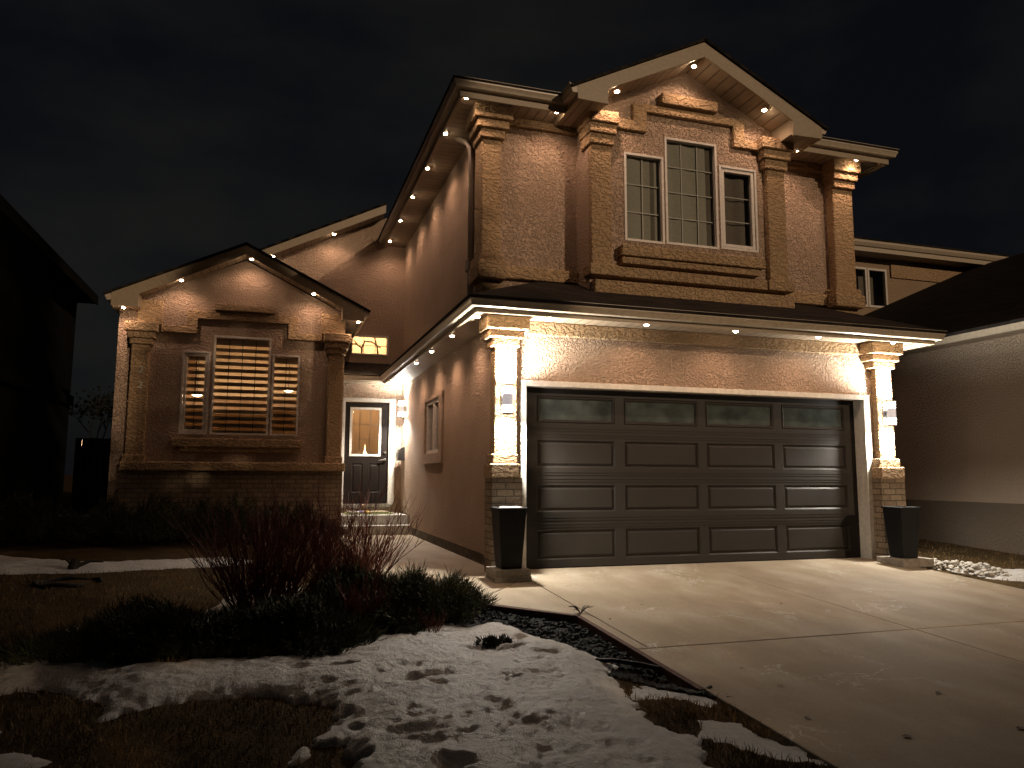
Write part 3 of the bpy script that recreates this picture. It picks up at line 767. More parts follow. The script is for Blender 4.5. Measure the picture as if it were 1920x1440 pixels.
# roofs
r = MB()
r.roof([(-.885,-.715,3.03),(5.715,-.715,3.03),(4.55,.83,3.67),(.5,.83,3.67)])
r.roof([(-.885,-.715,3.03),(.5,.83,3.67),(-.28,.83,3.305),(-.28,6.45,3.305),(-.885,6.45,3.03)])
r.roof([(5.715,-.715,3.03),(5.715,8,3.03),(5.27,8,3.27),(5.27,.83,3.27),(4.55,.83,3.67)])
r.roof([(-1.63,6.31,3.03),(-.80,6.31,3.03),(-.28,7.06,3.37),(-1.63,7.06,3.37)])
r.build('roof', M['shingle'], house)
r = MB()
e = 6.0; k = .42
Z_ = lambda y: e+k*(y-.19)
r.roof([(-.885,.19,e),(.90,.19,e),(.90,.85,Z_(.85)),(-.225,.85,Z_(.85))]); r.roof([(4.10,.19,e),(6.01,.19,e),(5.35,.85,Z_(.85)),(4.10,.85,Z_(.85))])
r.roof([(-.225,.85,Z_(.85)),(5.35,.85,Z_(.85)),(6.01-3.4,3.6,Z_(3.6)),(-.885+3.4,3.6,Z_(3.6))])
r.roof([(-.885,.19,e),(2.515,3.6,e+k*3.41),(2.515,9,e+k*3.41),(-.885,9,e)])
r.roof([(6.01,.19,e),(6.01,9,e),(2.61,9,e+k*3.41),(2.61,3.6,e+k*3.41)])
r.roof([(.55,-.13,5.965),(2.5,-.13,6.945),(2.5,3.0,6.945),(.55,.9,5.965)])
r.roof([(4.45,-.13,5.965),(4.45,.9,5.965),(2.5,3.0,6.945),(2.5,-.13,6.945)])
r.build('roof', M['shingle'], house)
r = MB()
r.roof([(-5.57,5.17,4.05),(-3.39,5.17,5.115),(-3.39,7.1,5.115),(-5.57,7.1,4.05)])
r.roof([(-1.21,5.17,4.05),(-1.21,7.05,4.05),(-3.39,7.05,5.115),(-3.39,5.17,5.115)])
r.roof([(-5.7,6.56,4.17),(-.80,6.56,6.625),(-.80,12,6.625),(-5.7,12,4.17)])
r.build('roof', M['shingle'], house)

# rear closing walls so that no light leaks out of the rooms
w = MB(); w.quad((-5.38,12,0),(5.42,12,0),(5.42,12,5.95),(-5.38,12,5.95)); w.build('rear_wall', ST, house)

# ---- garage door: trim, four sections of raised panels, glazed top row
tr = MB(); tr.box(-.065,.002,-.03,.05,-.02,2.215); tr.box(4.898,5.0,-.03,.05,-.02,2.215); tr.box(.003,4.897,-.03,.05,2.148,2.215)
tr.box(-.015,.004,.05,.15,-.02,2.147); tr.box(4.896,4.93,.05,.17,-.02,2.147)
tr.build('door_trim', M['white_trim'], house, bevel=.004)
PX = [(.20,1.23),(1.36,2.41),(2.53,3.57),(3.70,4.73)]
PZ = [(.10,.45),(.66,.98),(1.19,1.52),(1.73,2.06)]
gd = MB(); yd = .17
def ring(m, a, b, c, d, w, y0, y1):
    """bevelled border of a rectangle from depth y0 (outside) to y1 (inside)"""
    A = [(a,y0,c),(b,y0,c),(b,y0,d),(a,y0,d)]; B = [(a+w,y1,c+w),(b-w,y1,c+w),(b-w,y1,d-w),(a+w,y1,d-w)]
    for i in range(4): m.quad(A[i], A[(i+1) % 4], B[(i+1) % 4], B[i])
holes = []
zs = [0,.545,1.085,1.62,2.16]
gd.wallY(yd, -.0, 4.9, .012, 2.16, [(a,b,c,d) for a,b in PX for c,d in PZ], .0001)
for a, b in PX:
    for ri, (c, d) in enumerate(PZ):
        ring(gd, a, b, c, d, .022, yd, yd+.018)
        if ri < 3:
            ring(gd, a+.022, b-.022, c+.022, d-.022, .030, yd+.018, yd+.004)
            gd.quad((a+.052,yd+.004,c+.052),(b-.052,yd+.004,c+.052),(b-.052,yd+.004,d-.052),(a+.052,yd+.004,d-.052))
for zc in zs[1:4]:                                # ribs at the section joints
    for dz in (-.055,-.024,.024,.055):
        gd.box(0, 4.9, yd-.006, yd+.001, zc+dz-.009, zc+dz+.009)
gd.box(0, 4.9, yd-.004, yd+.001, .014, .04)
gdo = gd.build('garage_door', M['garage_door'], house)
for a, b in PX:
    c, d = PZ[3]
    m = MB(); ring(m, a+.022, b-.022, c+.022, d-.022, .020, yd-.004, yd+.012); m.box(a+.012,b-.012,yd-.004,yd+.018,c+.012,c+.022); m.box(a+.012,b-.012,yd-.004,yd+.018,d-.022,d-.012)
    m.box(a+.012,a+.022,yd-.004,yd+.018,c+.022,d-.022); m.box(b-.022,b-.012,yd-.004,yd+.018,c+.022,d-.022)
    f = m.build('window_frame', M['garage_door'], None); f.parent = gdo
    m = MB(); m.quad((a+.03,yd+.014,c+.03),(b-.03,yd+.014,c+.03),(b-.03,yd+.014,d-.03),(a+.03,yd+.014,d-.03))
    f = m.build('pane', M['frost'], None); f.parent = gdo
m = MB(); m.box(.0,4.9,yd-.002,yd+.03,-.01,.013); f = m.build('weather_seal', M['plastic'], None); f.parent = gdo

# ---- windows
def window(a, b, c, d, y, bars_x=0, bars_z=0, fw=.035, sash=False, bar=None, proud=.012):
    m = MB(); y0 = y-proud
    def frame(m, a, b, c, d, w, y0, y1):
        m.box(a,a+w,y0,y1,c,d); m.box(b-w,b,y0,y1,c,d); m.box(a+w,b-w,y0,y1,c,c+w); m.box(a+w,b-w,y0,y1,d-w,d)
    frame(m, a, b, c, d, fw, y0, y+.06)
    if sash: frame(m, a+fw+.006, b-fw-.006, c+fw+.006, d-fw-.006, .045, y0+.014, y+.05)
    fr = m.build('window', M['frame'], house, bevel=.004)
    k = fw+(.05 if sash else 0)
    p = MB(); p.quad((a+k,y+.045,c+k),(b-k,y+.045,c+k),(b-k,y+.045,d-k),(a+k,y+.045,d-k))
    q = p.build('pane', M['glass'], None); q.parent = fr
    if bars_x or bars_z:
        gm = MB(); W = b-a-2*k; H = d-c-2*k; frame(gm, a+k-.004, b-k+.004, c+k-.004, d-k+.004, .008, y+.049, y+.0605)
        for i in range(1, bars_x+1): gm.box(a+k+W*i/(bars_x+1)-.006, a+k+W*i/(bars_x+1)+.006, y+.052, y+.060, c+k, d-k)
        for i in range(1, bars_z+1): gm.box(a+k, b-k, y+.050, y+.0595, c+k+H*i/(bars_z+1)-.006, c+k+H*i/(bars_z+1)+.006)
        q = gm.build('grille', bar or M['frame'], None); q.parent = fr
    return fr
def room(x0, x1, y0, y1, z0, z1, mat):
    m = MB(); m.quad((x0,y1,z0),(x1,y1,z0),(x1,y1,z1),(x0,y1,z1)); m.quad((x0,y0,z0),(x0,y1,z0),(x0,y1,z1),(x0,y0,z1)); m.quad((x1,y0,z0),(x1,y0,z1),(x1,y1,z1),(x1,y1,z0))
    m.quad((x0,y0,z0),(x1,y0,z0),(x1,y1,z0),(x0,y1,z0)); m.quad((x0,y0,z1),(x0,y1,z1),(x1,y1,z1),(x1,y0,z1))
    return m.build('room', mat, house)
def curtain(fr, a, b, c, d, y, mat, amp=.02, waves=9, gap=None):
    m = MB(); n = 60; pts = []
    for i in range(n+1):
        t = i/n; pts.append((a+(b-a)*t, y+amp*math.sin(t*waves*2*PI)+amp*.6*math.sin(t*waves*5+1)))
    for i in range(n): m.quad((*pts[i],c),(*pts[i+1],c),(*pts[i+1],d),(*pts[i],d))
    q = m.build('curtain', mat, None, smooth=True); q.parent = fr
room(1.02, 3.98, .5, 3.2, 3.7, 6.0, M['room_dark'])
DIM = plain('grille_vinyl', (.52,.48,.42), .4)
fr = window(*UW[0], .38, 1, 2, bar=DIM); curtain(fr, 1.42, 1.93, 4.12, 5.6, .452, M['curtain'], .005, 1.6); curtain(fr, 1.90, 2.02, 4.12, 5.6, .462, M['drape'], .003, 1); curtain(fr, 2.0, 2.24, 4.12, 5.6, .455, M['curtain'], .004, .8)  # narrow dark strip paints the shade of a curtain fold
fr = window(*UW[1], .38, 2, 3, bar=DIM); curtain(fr, 2.20, 2.80, 4.12, 5.85, .452, M['curtain'], .005, 2.1); curtain(fr, 2.76, 3.12, 4.12, 5.85, .465, M['drape'], .006, 2)
fr = window(*UW[2], .38, 0, 2, sash=True, bar=DIM); curtain(fr, 2.92, 3.7, 4.12, 5.55, .50, M['drape'], .010, 3)

room(-5.3, -1.66, 5.74, 9.4, .5, 4.0, M['room'])
for i, wn in enumerate(WW):
    fr = window(*wn, 5.6, [1,3,1][i], [0,0,0][i], sash=(i == 0), bar=M['black_metal'])
    a, b, c, d = wn; a += .03; b -= .03; c += .02; d -= .03
    bl = MB(); sh = MB(); z = d-.05; pitch = .121
    bl.box(a, b, 5.70, 5.735, d-.055, d)
    while z > c+.40:
        zt = z-.067 if z-.067 > c else c
        bl.box(a, b, 5.715, 5.718, zt, z); z -= pitch
    zz = z
    while z > c:
        zt = max(z-.067, c); bl.box(a, b, 5.715, 5.718, zt, z); z -= pitch
    # front layer of the looped fabric: sheer bands over the gaps lower down
    sh.box(a, b, 5.7245, 5.7265, c, zz+.05)
    q = bl.build('blind', M['blind'], None); q.parent = fr
    q = sh.build('blind', M['sheer'], None); q.parent = fr

for x0, x1, h, lab in ((-5.28,-4.45,3.7,'tall dark block added to darken the room behind the narrow opening sash with blinds'),(-4.44,-1.70,2.72,'long dark block added to dim the lower room behind the blinds')):
    m = MB(); m.box(x0-x0, x1-x0, -.3, .3, 0, h-.5); o = m.build('room_dark_block', M['cabinet'], None, loc=(x0,9.08,.503), bevel=.01); tag(o, lab, 'cabinet')  # boxes added to darken the lit room seen through the blinds
# transom and its room, front door
room(-1.60, -.34, 7.2, 9.2, .5, 5.2, M['room'])
fr = window(-1.37, -.61, 3.53, 3.94, 7.05, 2, 1, .03, bar=M['frame'])
fd = MB(); A, B, C0, D0 = -1.44, -.56, .52, 2.56; yy = 7.10
fd.wallY(yy, A, B, C0, D0, [(-1.34,-.71,1.465,2.455),(-1.28,-1.06,.74,1.32),(-.94,-.72,.74,1.32)], .0001)
for a, b in ((-1.28,-1.06),(-.94,-.72)):
    ring(fd, a, b, .74, 1.32, .02, yy, yy+.014); ring(fd, a+.02, b-.02, .76, 1.30, .03, yy+.014, yy+.002); fd.quad((a+.05,yy+.002,.79),(b-.05,yy+.002,.79),(b-.05,yy+.002,1.27),(a+.05,yy+.002,1.27))
fdo = fd.build('front_door', M['front_door'], house)
m = MB()
for bx in ((-1.34,-1.295,1.465,2.455),(-.755,-.71,1.465,2.455),(-1.295,-.755,1.465,1.51),(-1.295,-.755,2.41,2.455)): m.box(bx[0],bx[1],yy-.014,yy+.03,bx[2],bx[3])
q = m.build('window_frame', M['white_trim'], None, bevel=.004); q.parent = fdo
m = MB(); m.quad((-1.295,yy+.012,1.51),(-.755,yy+.012,1.51),(-.755,yy+.012,2.41),(-1.295,yy+.012,2.41)); q = m.build('pane', M['glass'], None); q.parent = fdo
m = MB()
for x in (-1.14,-.93): m.box(x-.006,x+.006,yy+.018,yy+.026,1.51,2.41)
for zz in (1.81,2.11): m.box(-1.295,-.755,yy+.017,yy+.0255,zz-.006,zz+.006)
q = m.build('grille', M['frame'], None); q.parent = fdo
m = MB(); m.tube([(-.625,yy-.002,1.40),(-.625,yy-.05,1.40)], .026, 14); m.tube([(-.625,yy-.045,1.40),(-.66,yy-.055,1.40),(-.755,yy-.05,1.385)], [.012,.011,.009], 10)
q = m.build('handle', M['steel'], None, smooth=True); q.parent = fdo
m = MB(); m.tube([(-.625,yy-.002,1.55),(-.625,yy-.03,1.55)], .028, 16); m.box(-.632,-.618,yy-.04,yy-.028,1.535,1.565); q = m.build('lock', M['steel'], None); q.parent = fdo
m = MB(); m.box(-1.52,-1.442,7.02,7.13,.5,2.64); m.box(-.558,-.43,7.02,7.13,.5,2.64); m.box(-1.441,-.559,7.02,7.13,2.565,2.64); m.build('door_trim', M['white_trim'], house, bevel=.004)
m = MB(); m.box(-1.50,-.50,6.98,7.14,.455,.515); m.build('door_sill', M['steel'], house, bevel=.004)

# garage side window with stucco surround
m = MB(); y0, y1, z0, z1 = 3.32, 4.45, 1.45, 2.34
for a, b, c, d in ((y0-.22,y0,z0-.17,z1+.07),(y1,y1+.22,z0-.17,z1+.07),(y0,y1,z0-.17,z0),(y0,y1,z1,z1+.07)): m.box(-.335,-.298,a,b,c,d)
m.build('window_surround', ST, house, bevel=.006)
m = MB()
for a, b, c, d in ((y0,y0+.06,z0,z1),(y1-.06,y1,z0,z1),(y0+.06,y1-.06,z0,z0+.06),(y0+.06,y1-.06,z1-.06,z1),(3.86,3.91,z0+.06,z1-.06)): m.box(-.30,-.22,a,b,c,d)
fr = m.build('window', M['frame'], house, bevel=.004)
m = MB(); m.quad((-.25,y0+.06,z0+.06),(-.25,y0+.06,z1-.06),(-.25,y1-.06,z1-.06),(-.25,y1-.06,z0+.06)); q = m.build('pane', M['glass'], None); q.parent = fr
m = MB()
for k in range(40):
    t = k/40; a = y0+.08+(y1-y0-.16)*t; b = y0+.08+(y1-y0-.16)*(k+1)/40
    m.quad((-.16+.012*math.sin(k*1.3),a,z0+.06),(-.16+.012*math.sin(k*1.3),a,z1-.1),(-.16+.012*math.sin((k+1)*1.3),b,z1-.1),(-.16+.012*math.sin((k+1)*1.3),b,z0+.06))
q = m.build('curtain', M['curtain'], None, smooth=True); q.parent = fr
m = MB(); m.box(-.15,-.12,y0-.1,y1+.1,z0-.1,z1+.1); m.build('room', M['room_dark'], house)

# downspout on the upper side wall
m = MB(); m.tube([(-.50,1.64,5.87),(-.46,1.54,5.81),(-.39,1.41,5.72),(-.355,1.34,5.60),(-.35,1.33,5.4),(-.35,1.33,3.42)], .043, 8)
m.box(-.40,-.30,1.24,1.42,3.86,4.02)
m.build('downspout', M['pipe'], house, smooth=False)
# loose light cable at the gutter end
m = MB(); m.tube([(-.72,6.72,5.84),(-.80,6.9,5.76),(-.90,6.98,5.78),(-.97,7.0,5.90),(-1.02,7.02,5.98)], .006, 6); m.build('cable', M['black_metal'], house)

# ------------------------------------------------------------------ small things at the house
steps = thing('front_steps', 'two pale concrete steps and landing before the front door', 'steps', (-.95,6.3,0))
m = MB(); m.box(-1.75+.95,-.33+.95,5.98-6.3,7.03-6.3,-.05,.345); m.build('landing', M['step'], steps, loc=(0,0,0), bevel=.008)
m = MB(); m.box(-1.60+.95,-.285+.95,5.70-6.3,5.978-6.3,-.05,.17); m.build('step', M['step'], steps, loc=(0,0,0), bevel=.008)

def mat_mat():
    m, nt, L, b = new_mat('striped_mat_weave', (.4,.4,.4), .95, .05)
    t = nt.new('ShaderNodeTexCoord'); sp = nt.new('ShaderNodeSeparateXYZ'); L.new(t.outputs['Object'], sp.inputs[0])
    f = nt.new('ShaderNodeMapRange'); f.inputs['From Min'].default_value = -.38; f.inputs['From Max'].default_value = .38; L.new(sp.outputs[0], f.inputs['Value'])
    r = nt.new('ShaderNodeValToRGB'); r.color_ramp.interpolation = 'CONSTANT'; e = r.color_ramp.elements
    st = [(0,(.45,.40,.34)),(.17,(.62,.62,.60)),(.27,(.16,.14,.26)),(.40,(.60,.36,.10)),(.53,(.33,.29,.20))]
    while len(e) < len(st): e.new(.5)
    for i, (p, c) in enumerate(st): e[i].position = p; e[i].color = (*c, 1)
    L.new(f.outputs[0], r.inputs['Fac']); L.new(r.outputs['Color'], b.inputs['Base Color'])
    n = N(nt, 'ShaderNodeTexNoise', Scale=90.0, Detail=3.0); L.new(t.outputs['Object'], n.inputs['Vector']); bump(nt, L, b, n.outputs['Fac'], 1, .01)
    return m
dm = thing('doormat', 'striped doormat with green rim lying on the landing at the front door', 'doormat', (-1.0,6.62,.347))
m = MB(); m.box(-.38,.38,-.26,.30,.003,.045); m.build('mat_top', mat_mat(), dm, bevel=.01)
m = MB(); m.box(-.43,.46,-.32,.31,0,.014); m.build('rim', plain('green_rubber', (.16,.20,.06), .8), dm, bevel=.004)

mb_ = thing('mailbox', 'dark metal mailbox with curved lid on the side wall by the front door', 'mailbox', (-.302,6.72,1.38))
m = MB(); prof = [(0,0),(-.125,0),(-.125,.17),(-.11,.215),(-.07,.25),(0,.27)]
n = len(prof); vs = [(p[0],-.14,p[1]) for p in prof]+[(p[0],.14,p[1]) for p in prof]
m.add(vs, [tuple(range(n)), tuple(range(2*n-1,n-1,-1))]+[(i,i+n,(i+1) % n+n,(i+1) % n) for i in range(n)]); m.build('body', M['black_metal'], mb_, bevel=.004)
m = MB(); m.tube([(-.129,-.145,.17),(-.129,.145,.17)], .006, 8); m.build('hinge', M['steel'], mb_)

# house numerals: two metal digits one above the other on the wing pilaster
def numeral(z, label):
    cu = bpy.data.curves.new('house_number', 'FONT'); cu.body = '2'; cu.size = .17; cu.extrude = .006; cu.align_x = 'CENTER'; cu.align_y = 'CENTER'
    t = bpy.data.objects.new('tmp', cu); COL.objects.link(t)
    dg = bpy.context.evaluated_depsgraph_get(); me = bpy.data.meshes.new_from_object(t.evaluated_get(dg)); me.name = 'house_number'
    bpy.data.objects.remove(t); me.materials.clear(); me.materials.append(M['zinc'])
    o = bpy.data.objects.new('house_number', me); COL.objects.link(o); o.location = (-4.97,5.442,z); o.rotation_euler = (PI/2,0,0)
    tag(o, label, 'house number', 'house numerals on the wing pilaster')
numeral(2.83, 'upper of two metal house numerals on the far pilaster beside the blinds window')
numeral(2.57, 'lower of two metal house numerals on the far pilaster beside the blinds window')

# planters on paver pads
def make_planter(loc, label, k):
    p = thing('planter', label, 'planter', loc, group='tall planters beside the garage door')
    m = MB(); a, b, h = .115, .156, .625; t = .016
    def sq(r, z): return [(-r,-r,z),(r,-r,z),(r,r,z),(-r,r,z)]
    V = sq(a,0)+sq(b,h)+sq(b-t,h)+sq(b-t*1.5,h-.05)
    F = [(3,2,1,0)]+[(i+o_,(i+1) % 4+o_,(i+1) % 4+4+o_,i+4+o_) for o_ in (0,4,8) for i in range(4)]
    m.add(V, F); m.build('pot', M['planter'], p, bevel=.008)
    m = MB(); r_ = b+.012
    for x0,x1,y0,y1 in ((-r_,r_,-r_,-b+.03),(-r_,r_,b-.03,r_),(-r_,-b+.03,-b+.03,b-.03),(b-.03,r_,-b+.03,b-.03)): m.box(x0,x1,y0,y1,h-.002,h+.024)
    m.build('rim', M['planter'], p, bevel=.006)
    m = MB(); m.add(sq(b-t*1.6, h-.03), [(0,1,2,3)]); m.build('soil', M['soil'], p)
    if k == 0:
        m = MB(); m.box(-.10,.13,-.09,.06,h-.03,h+.034); m.build('pale_cap', M['snow'], p, bevel=.02, seg=3)  # white block stands in for light catching the soil and rim
    return p
make_planter((-.335,-.42,.098), 'tall black tapered planter beside the brick column nearest the walkway', 0)
make_planter((5.03,-.44,.062), 'tall black tapered planter beside the river stones and far garage column', 1)
def paver(x0,x1,y0,y1,z0,z1,label):
    m = MB(); cx, cy = (x0+x1)/2, (y0+y1)/2; m.box(x0-cx,x1-cx,y0-cy,y1-cy,0,z1-z0)
    o = m.build('paver_block', M['paver'], None, loc=(cx,cy,z0), bevel=.008); tag(o, label, 'paver', 'paver blocks under the planters')
paver(-.545,-.135,-.62,-.235,-.035,.030,'lower concrete paver of the stacked pair under the planter by the walkway')
paver(-.540,-.140,-.615,-.23,.032,.098,'upper concrete paver of the stacked pair under the planter by the walkway')
paver(4.80,5.30,-.66,-.22,-.04,.060,'single wide concrete paver under the planter by the river stones')

# ------------------------------------------------------------------ lamps
def light(name, kind, energy, color, loc, parent, rot=(0,0,0), size=None, blend=.5, rad=.02):
    l = bpy.data.lights.new(name, kind); l.energy = energy; l.color = color; l.shadow_soft_size = rad
    if kind == 'SPOT': l.spot_size = size; l.spot_blend = blend
    o = bpy.data.objects.new(name, l); COL.objects.link(o); o.location = loc; o.rotation_euler = rot
    if parent: o.parent = parent
    return o
WARM = (1.0, .61, .41)
def make_soffit_light():
    r = thing('soffit_light', '', 'soffit light', group='small warm soffit lights along the eaves')
    m = MB(); m.lathe([(.0,.012),(.034,.012),(.036,0),(.036,-.010)], 18); m.build('housing', M['gutter'], r, smooth=False)
    m = MB(); m.lathe([(.029,-.011),(.025,-.020),(.014,-.026),(.0,-.028)], 16); m.build('lens', M['led'], r, smooth=True)
    light('beam', 'SPOT', 24, WARM, (0,0,-.04), r, (0,0,0), math.radians(146), .8, .02)
    return r
LIGHTS = [
 # x, y, z, direction towards the wall (dx,dy), label
 (2.40,.02,6.61,0,1,'small lit soffit light at the peak of the upper bay gable'),
 (1.25,.02,6.06,0,1,'lit soffit light low on the gable slope above the bay pilaster by the gutter corner'),
 (3.50,.02,6.16,0,1,'lit soffit light halfway down the gable slope above the narrow dark sash'),
 (-.67,.37,5.84,.6,.6,'lit soffit light at the upper eave corner above the downspout'),
 (.55,.37,5.84,0,1,'lit soffit light in the inner angle where eave meets the bay gable return'),
 (4.31,.37,5.84,0,1,'lit soffit light under the far gable return beside the plain stucco strip'),
 (5.37,.37,5.84,0,1,'lit soffit light above the capital of the last upper pilaster'),
 (-.70,1.45,5.84,1,0,'first lit soffit light along the upper side eave counting from the front corner'),
 (-.70,2.72,5.84,1,0,'second lit soffit light along the upper side eave counting from the front corner'),
 (-.70,4.0,5.84,1,0,'third lit soffit light along the upper side eave counting from the front corner'),
 (-.70,5.28,5.84,1,0,'fourth lit soffit light along the upper side eave counting from the front corner'),
 (-.70,6.6,5.84,1,0,'last lit soffit light on the upper side eave next to the loose black cable'),
 (-1.80,6.70,5.905,0,1,'upper lit soffit light on the rear rake above the entry wall'),
 (-2.95,6.70,5.335,0,1,'lower lit soffit light on the rear rake peeping over the wing roof'),
 (-3.30,5.29,4.86,0,1,'lit soffit light at the peak of the entry wing gable'),
 (-4.41,5.29,4.385,0,1,'lit soffit light on the wing gable slope above the darker outer pilaster'),
 (-2.22,5.29,4.32,0,1,'lit soffit light on the wing gable slope descending to the front door'),
 (-5.27,5.29,3.85,.3,.8,'lit soffit light under the outer eave return of the entry wing'),
 (-1.42,5.29,3.86,-.3,.8,'lit soffit light under the wing eave return above the small transom window'),
 (-.68,-.30,2.885,.6,.5,'lit soffit light at the garage eave corner above the column beside the walkway'),
 (.12,-.50,2.885,0,1,'lit soffit light on the garage eave just past the column capital by the walkway'),
 (1.34,-.50,2.885,0,1,'lit soffit light on the garage eave above the second glazed door panel'),
 (2.57,-.50,2.885,0,1,'lit soffit light on the garage eave above the third glazed door panel'),
 (3.80,-.50,2.885,0,1,'lit soffit light on the garage eave above the fourth glazed door panel'),
 (5.00,-.50,2.885,0,1,'lit soffit light on the garage eave above the column by the neighbour'),
 (-.68,.95,2.885,1,0,'first lit soffit light down the garage side eave behind the column'),
 (-.68,2.25,2.885,1,0,'second lit soffit light down the garage side eave behind the column'),
 (-.68,3.45,2.885,1,0,'third lit soffit light down the garage side eave above the side window'),
 (-.68,4.78,2.885,1,0,'fourth lit soffit light down the garage side eave before the door sconce'),
 (-.68,6.1,2.885,1,0,'last lit soffit light on the garage side eave above the door sconce'),
]
proto = make_soffit_light()
for i, (x, y, z, dx, dy, lab) in enumerate(LIGHTS):
    r = proto if i == 0 else dup_tree(proto)
    r.location = (x, y, z); r['label'] = lab
    for ch in r.children:
        if ch.type == 'LIGHT':
            ch.data = ch.data.copy(); ch.data.energy = 16 if i < 7 else 17 if i < 12 else 12 if i < 19 else 14 if i < 25 else 17
            v = Vector((dx*.16, dy*.16, -1)); ch.rotation_euler = v.to_track_quat('-Z', 'Y').to_euler()
            ch.location = (0,0,-.045)

NEUT = (1.0, .93, .82)
def make_sconce(loc, rz, label, e_up, e_dn, k=1.0):
    r = thing('wall_sconce', label, 'wall lamp', loc, (0,0,rz), 'up and down wall sconces')
    m = MB(); m.box(-.055,.055,-.018,0,-.15,.15); m.box(-.02,.02,-.06,-.018,-.03,.03); m.build('backplate', M['steel'], r, bevel=.004)
    c = (0,-.10,0)
    m = MB(); m.lathe([(0,.172),(.062,.172),(.064,.166),(.064,.150),(.05,.148)], 20, c); m.lathe([(.05,.070),(.056,.068),(.056,-.068),(.05,-.070)], 20, c); m.lathe([(.05,-.148),(.064,-.150),(.064,-.166),(.062,-.172),(0,-.172)], 20, c)
    m.build('housing', M['satin'], r, smooth=False)
    m = MB(); m.lathe([(.057,-.062),(.057,.062)], 20, c); m.build('glow_band', M['band_lit'], r, smooth=True)  # middle band glows faintly by itself to look lit
    for s in (1,-1):
        m = MB(); m.lathe([(.054,.071*s),(.054,.147*s)], 20, c); m.build('lit_glass', M['led_soft'], r, smooth=True)
    light('up_light', 'SPOT', e_up, NEUT, (0,-.10,.185), r, (PI,0,0), math.radians(168), .6, .04)
    light('down_light', 'SPOT', e_dn, NEUT, (0,-.10,-.185), r, (0,0,0), math.radians(168), .6, .04)
    return r
make_sconce((-.285,-.102,1.955), 0, 'bright up-down wall sconce on the column nearest the walkway', 390, 265)
make_sconce((5.195,-.102,1.955), 0, 'bright up-down wall sconce on the column facing the neighbouring house', 390, 265)
make_sconce((-.302,6.52,2.40), -PI/2, 'up-down wall sconce beside the front door above the mailbox', 190, 240)

# lamps in the rooms
def room_lamp(loc, label, e, z_ceiling, drop):
    r = thing('pendant_lamp', label, 'lamp', loc, group='pendant lamps indoors')
    m = MB(); m.lathe([(0,.05),(.10,.04),(.13,.02),(.05,-.02),(0,-.03)], 16); m.build('bulb', M['bulb'], r, smooth=True)
    m = MB(); m.tube([(0,0,.06),(0,0,drop)], .006, 6); m.build('cord', M['black_metal'], r)
    light('glow', 'POINT', e, (1,.68,.38), (.0,-.12,-.1), r, rad=.06)
    return r
room_lamp((-4.25,7.4,2.62), 'glowing pendant lamp seen through the narrow sash of the blinds window', 75, 4.0, 1.3)
room_lamp((-2.55,7.2,2.75), 'glowing pendant lamp seen through the blinds nearest the front door', 75, 4.0, 1.2)
room_lamp((-.85,8.3,4.55), 'glowing pendant lamp in the hall behind the transom', 130, 5.2, .6)
# dried branches standing behind the transom
br = MB()
br.tube([(-1.12,7.32,3.2),(-1.12,7.32,3.72),(-1.06,7.33,3.86),(-.92,7.35,3.86),(-.72,7.36,3.74)], [.022,.02,.018,.017,.012], 7)
br.tube([(-.74,7.34,3.2),(-.80,7.34,3.74),(-.86,7.34,3.95)], [.02,.018,.014], 7)
br.tube([(-1.12,7.32,3.72),(-1.26,7.33,3.80),(-1.40,7.34,3.78)], [.016,.013,.01], 7); br.tube([(-1.2,7.33,3.78),(-1.30,7.33,3.88)], [.012,.008], 6)
o = br.build('dried_branch', M['branch']); tag(o, 'dark dried branches standing indoors behind the transom window', 'branches')
br = MB(); br.lathe([(.0,.0),(.035,.0),(.035,.06),(.014,.11),(.0,.25)], 14); o = br.build('table_lamp', M['bulb'], None, smooth=True, loc=(-.95,7.75,1.50)); tag(o, 'small flame-shaped lamp glowing behind the front door glass', 'lamp')
br = MB(); br.box(-.35,.35,-.15,.15,-1.0,0); o = br.build('hall_cabinet', M['timber'], None, loc=(-1.0,7.78,1.498)); tag(o, 'hall cabinet standing behind the front door glass', 'cabinet')

# ------------------------------------------------------------------ garden edges and debris
def board(p0, p1, label, h=.11, th=.045):
    p0, p1 = Vector(p0), Vector(p1); d_ = p1-p0; L_ = d_.length; m = MB()
    m.box(-.0, L_, -th/2, th/2, -.10, h*.5)
    o = m.build('edging_board', M['timber'], None, loc=p0, bevel=.005)
    o.rotation_euler = (0, -math.asin(d_.z/L_), math.atan2(d_.y, d_.x)); tag(o, label, 'edging board', 'timber boards along the concrete')
board((-1.02,-1.46,-.13),(-.245,-2.17,-.165),'reddish timber edging board along the slanted end of the walkway')
board((-.245,-2.165,-.165),(-.245,-4.15,-.268),'dark timber edging board along the straight driveway side')
m = MB(); m.tube([(-.60,-3.33,-.20),(-.50,-3.42,-.19),(-.36,-3.52,-.20),(-.24,-3.66,-.21),(-.16,-3.9,-.235),(-.12,-4.12,-.25)], .016, 8)
o = m.build('landscape_edging', M['plastic'], smooth=True); tag(o, 'black plastic edging strip curving out of the snow beside the driveway', 'edging strip')

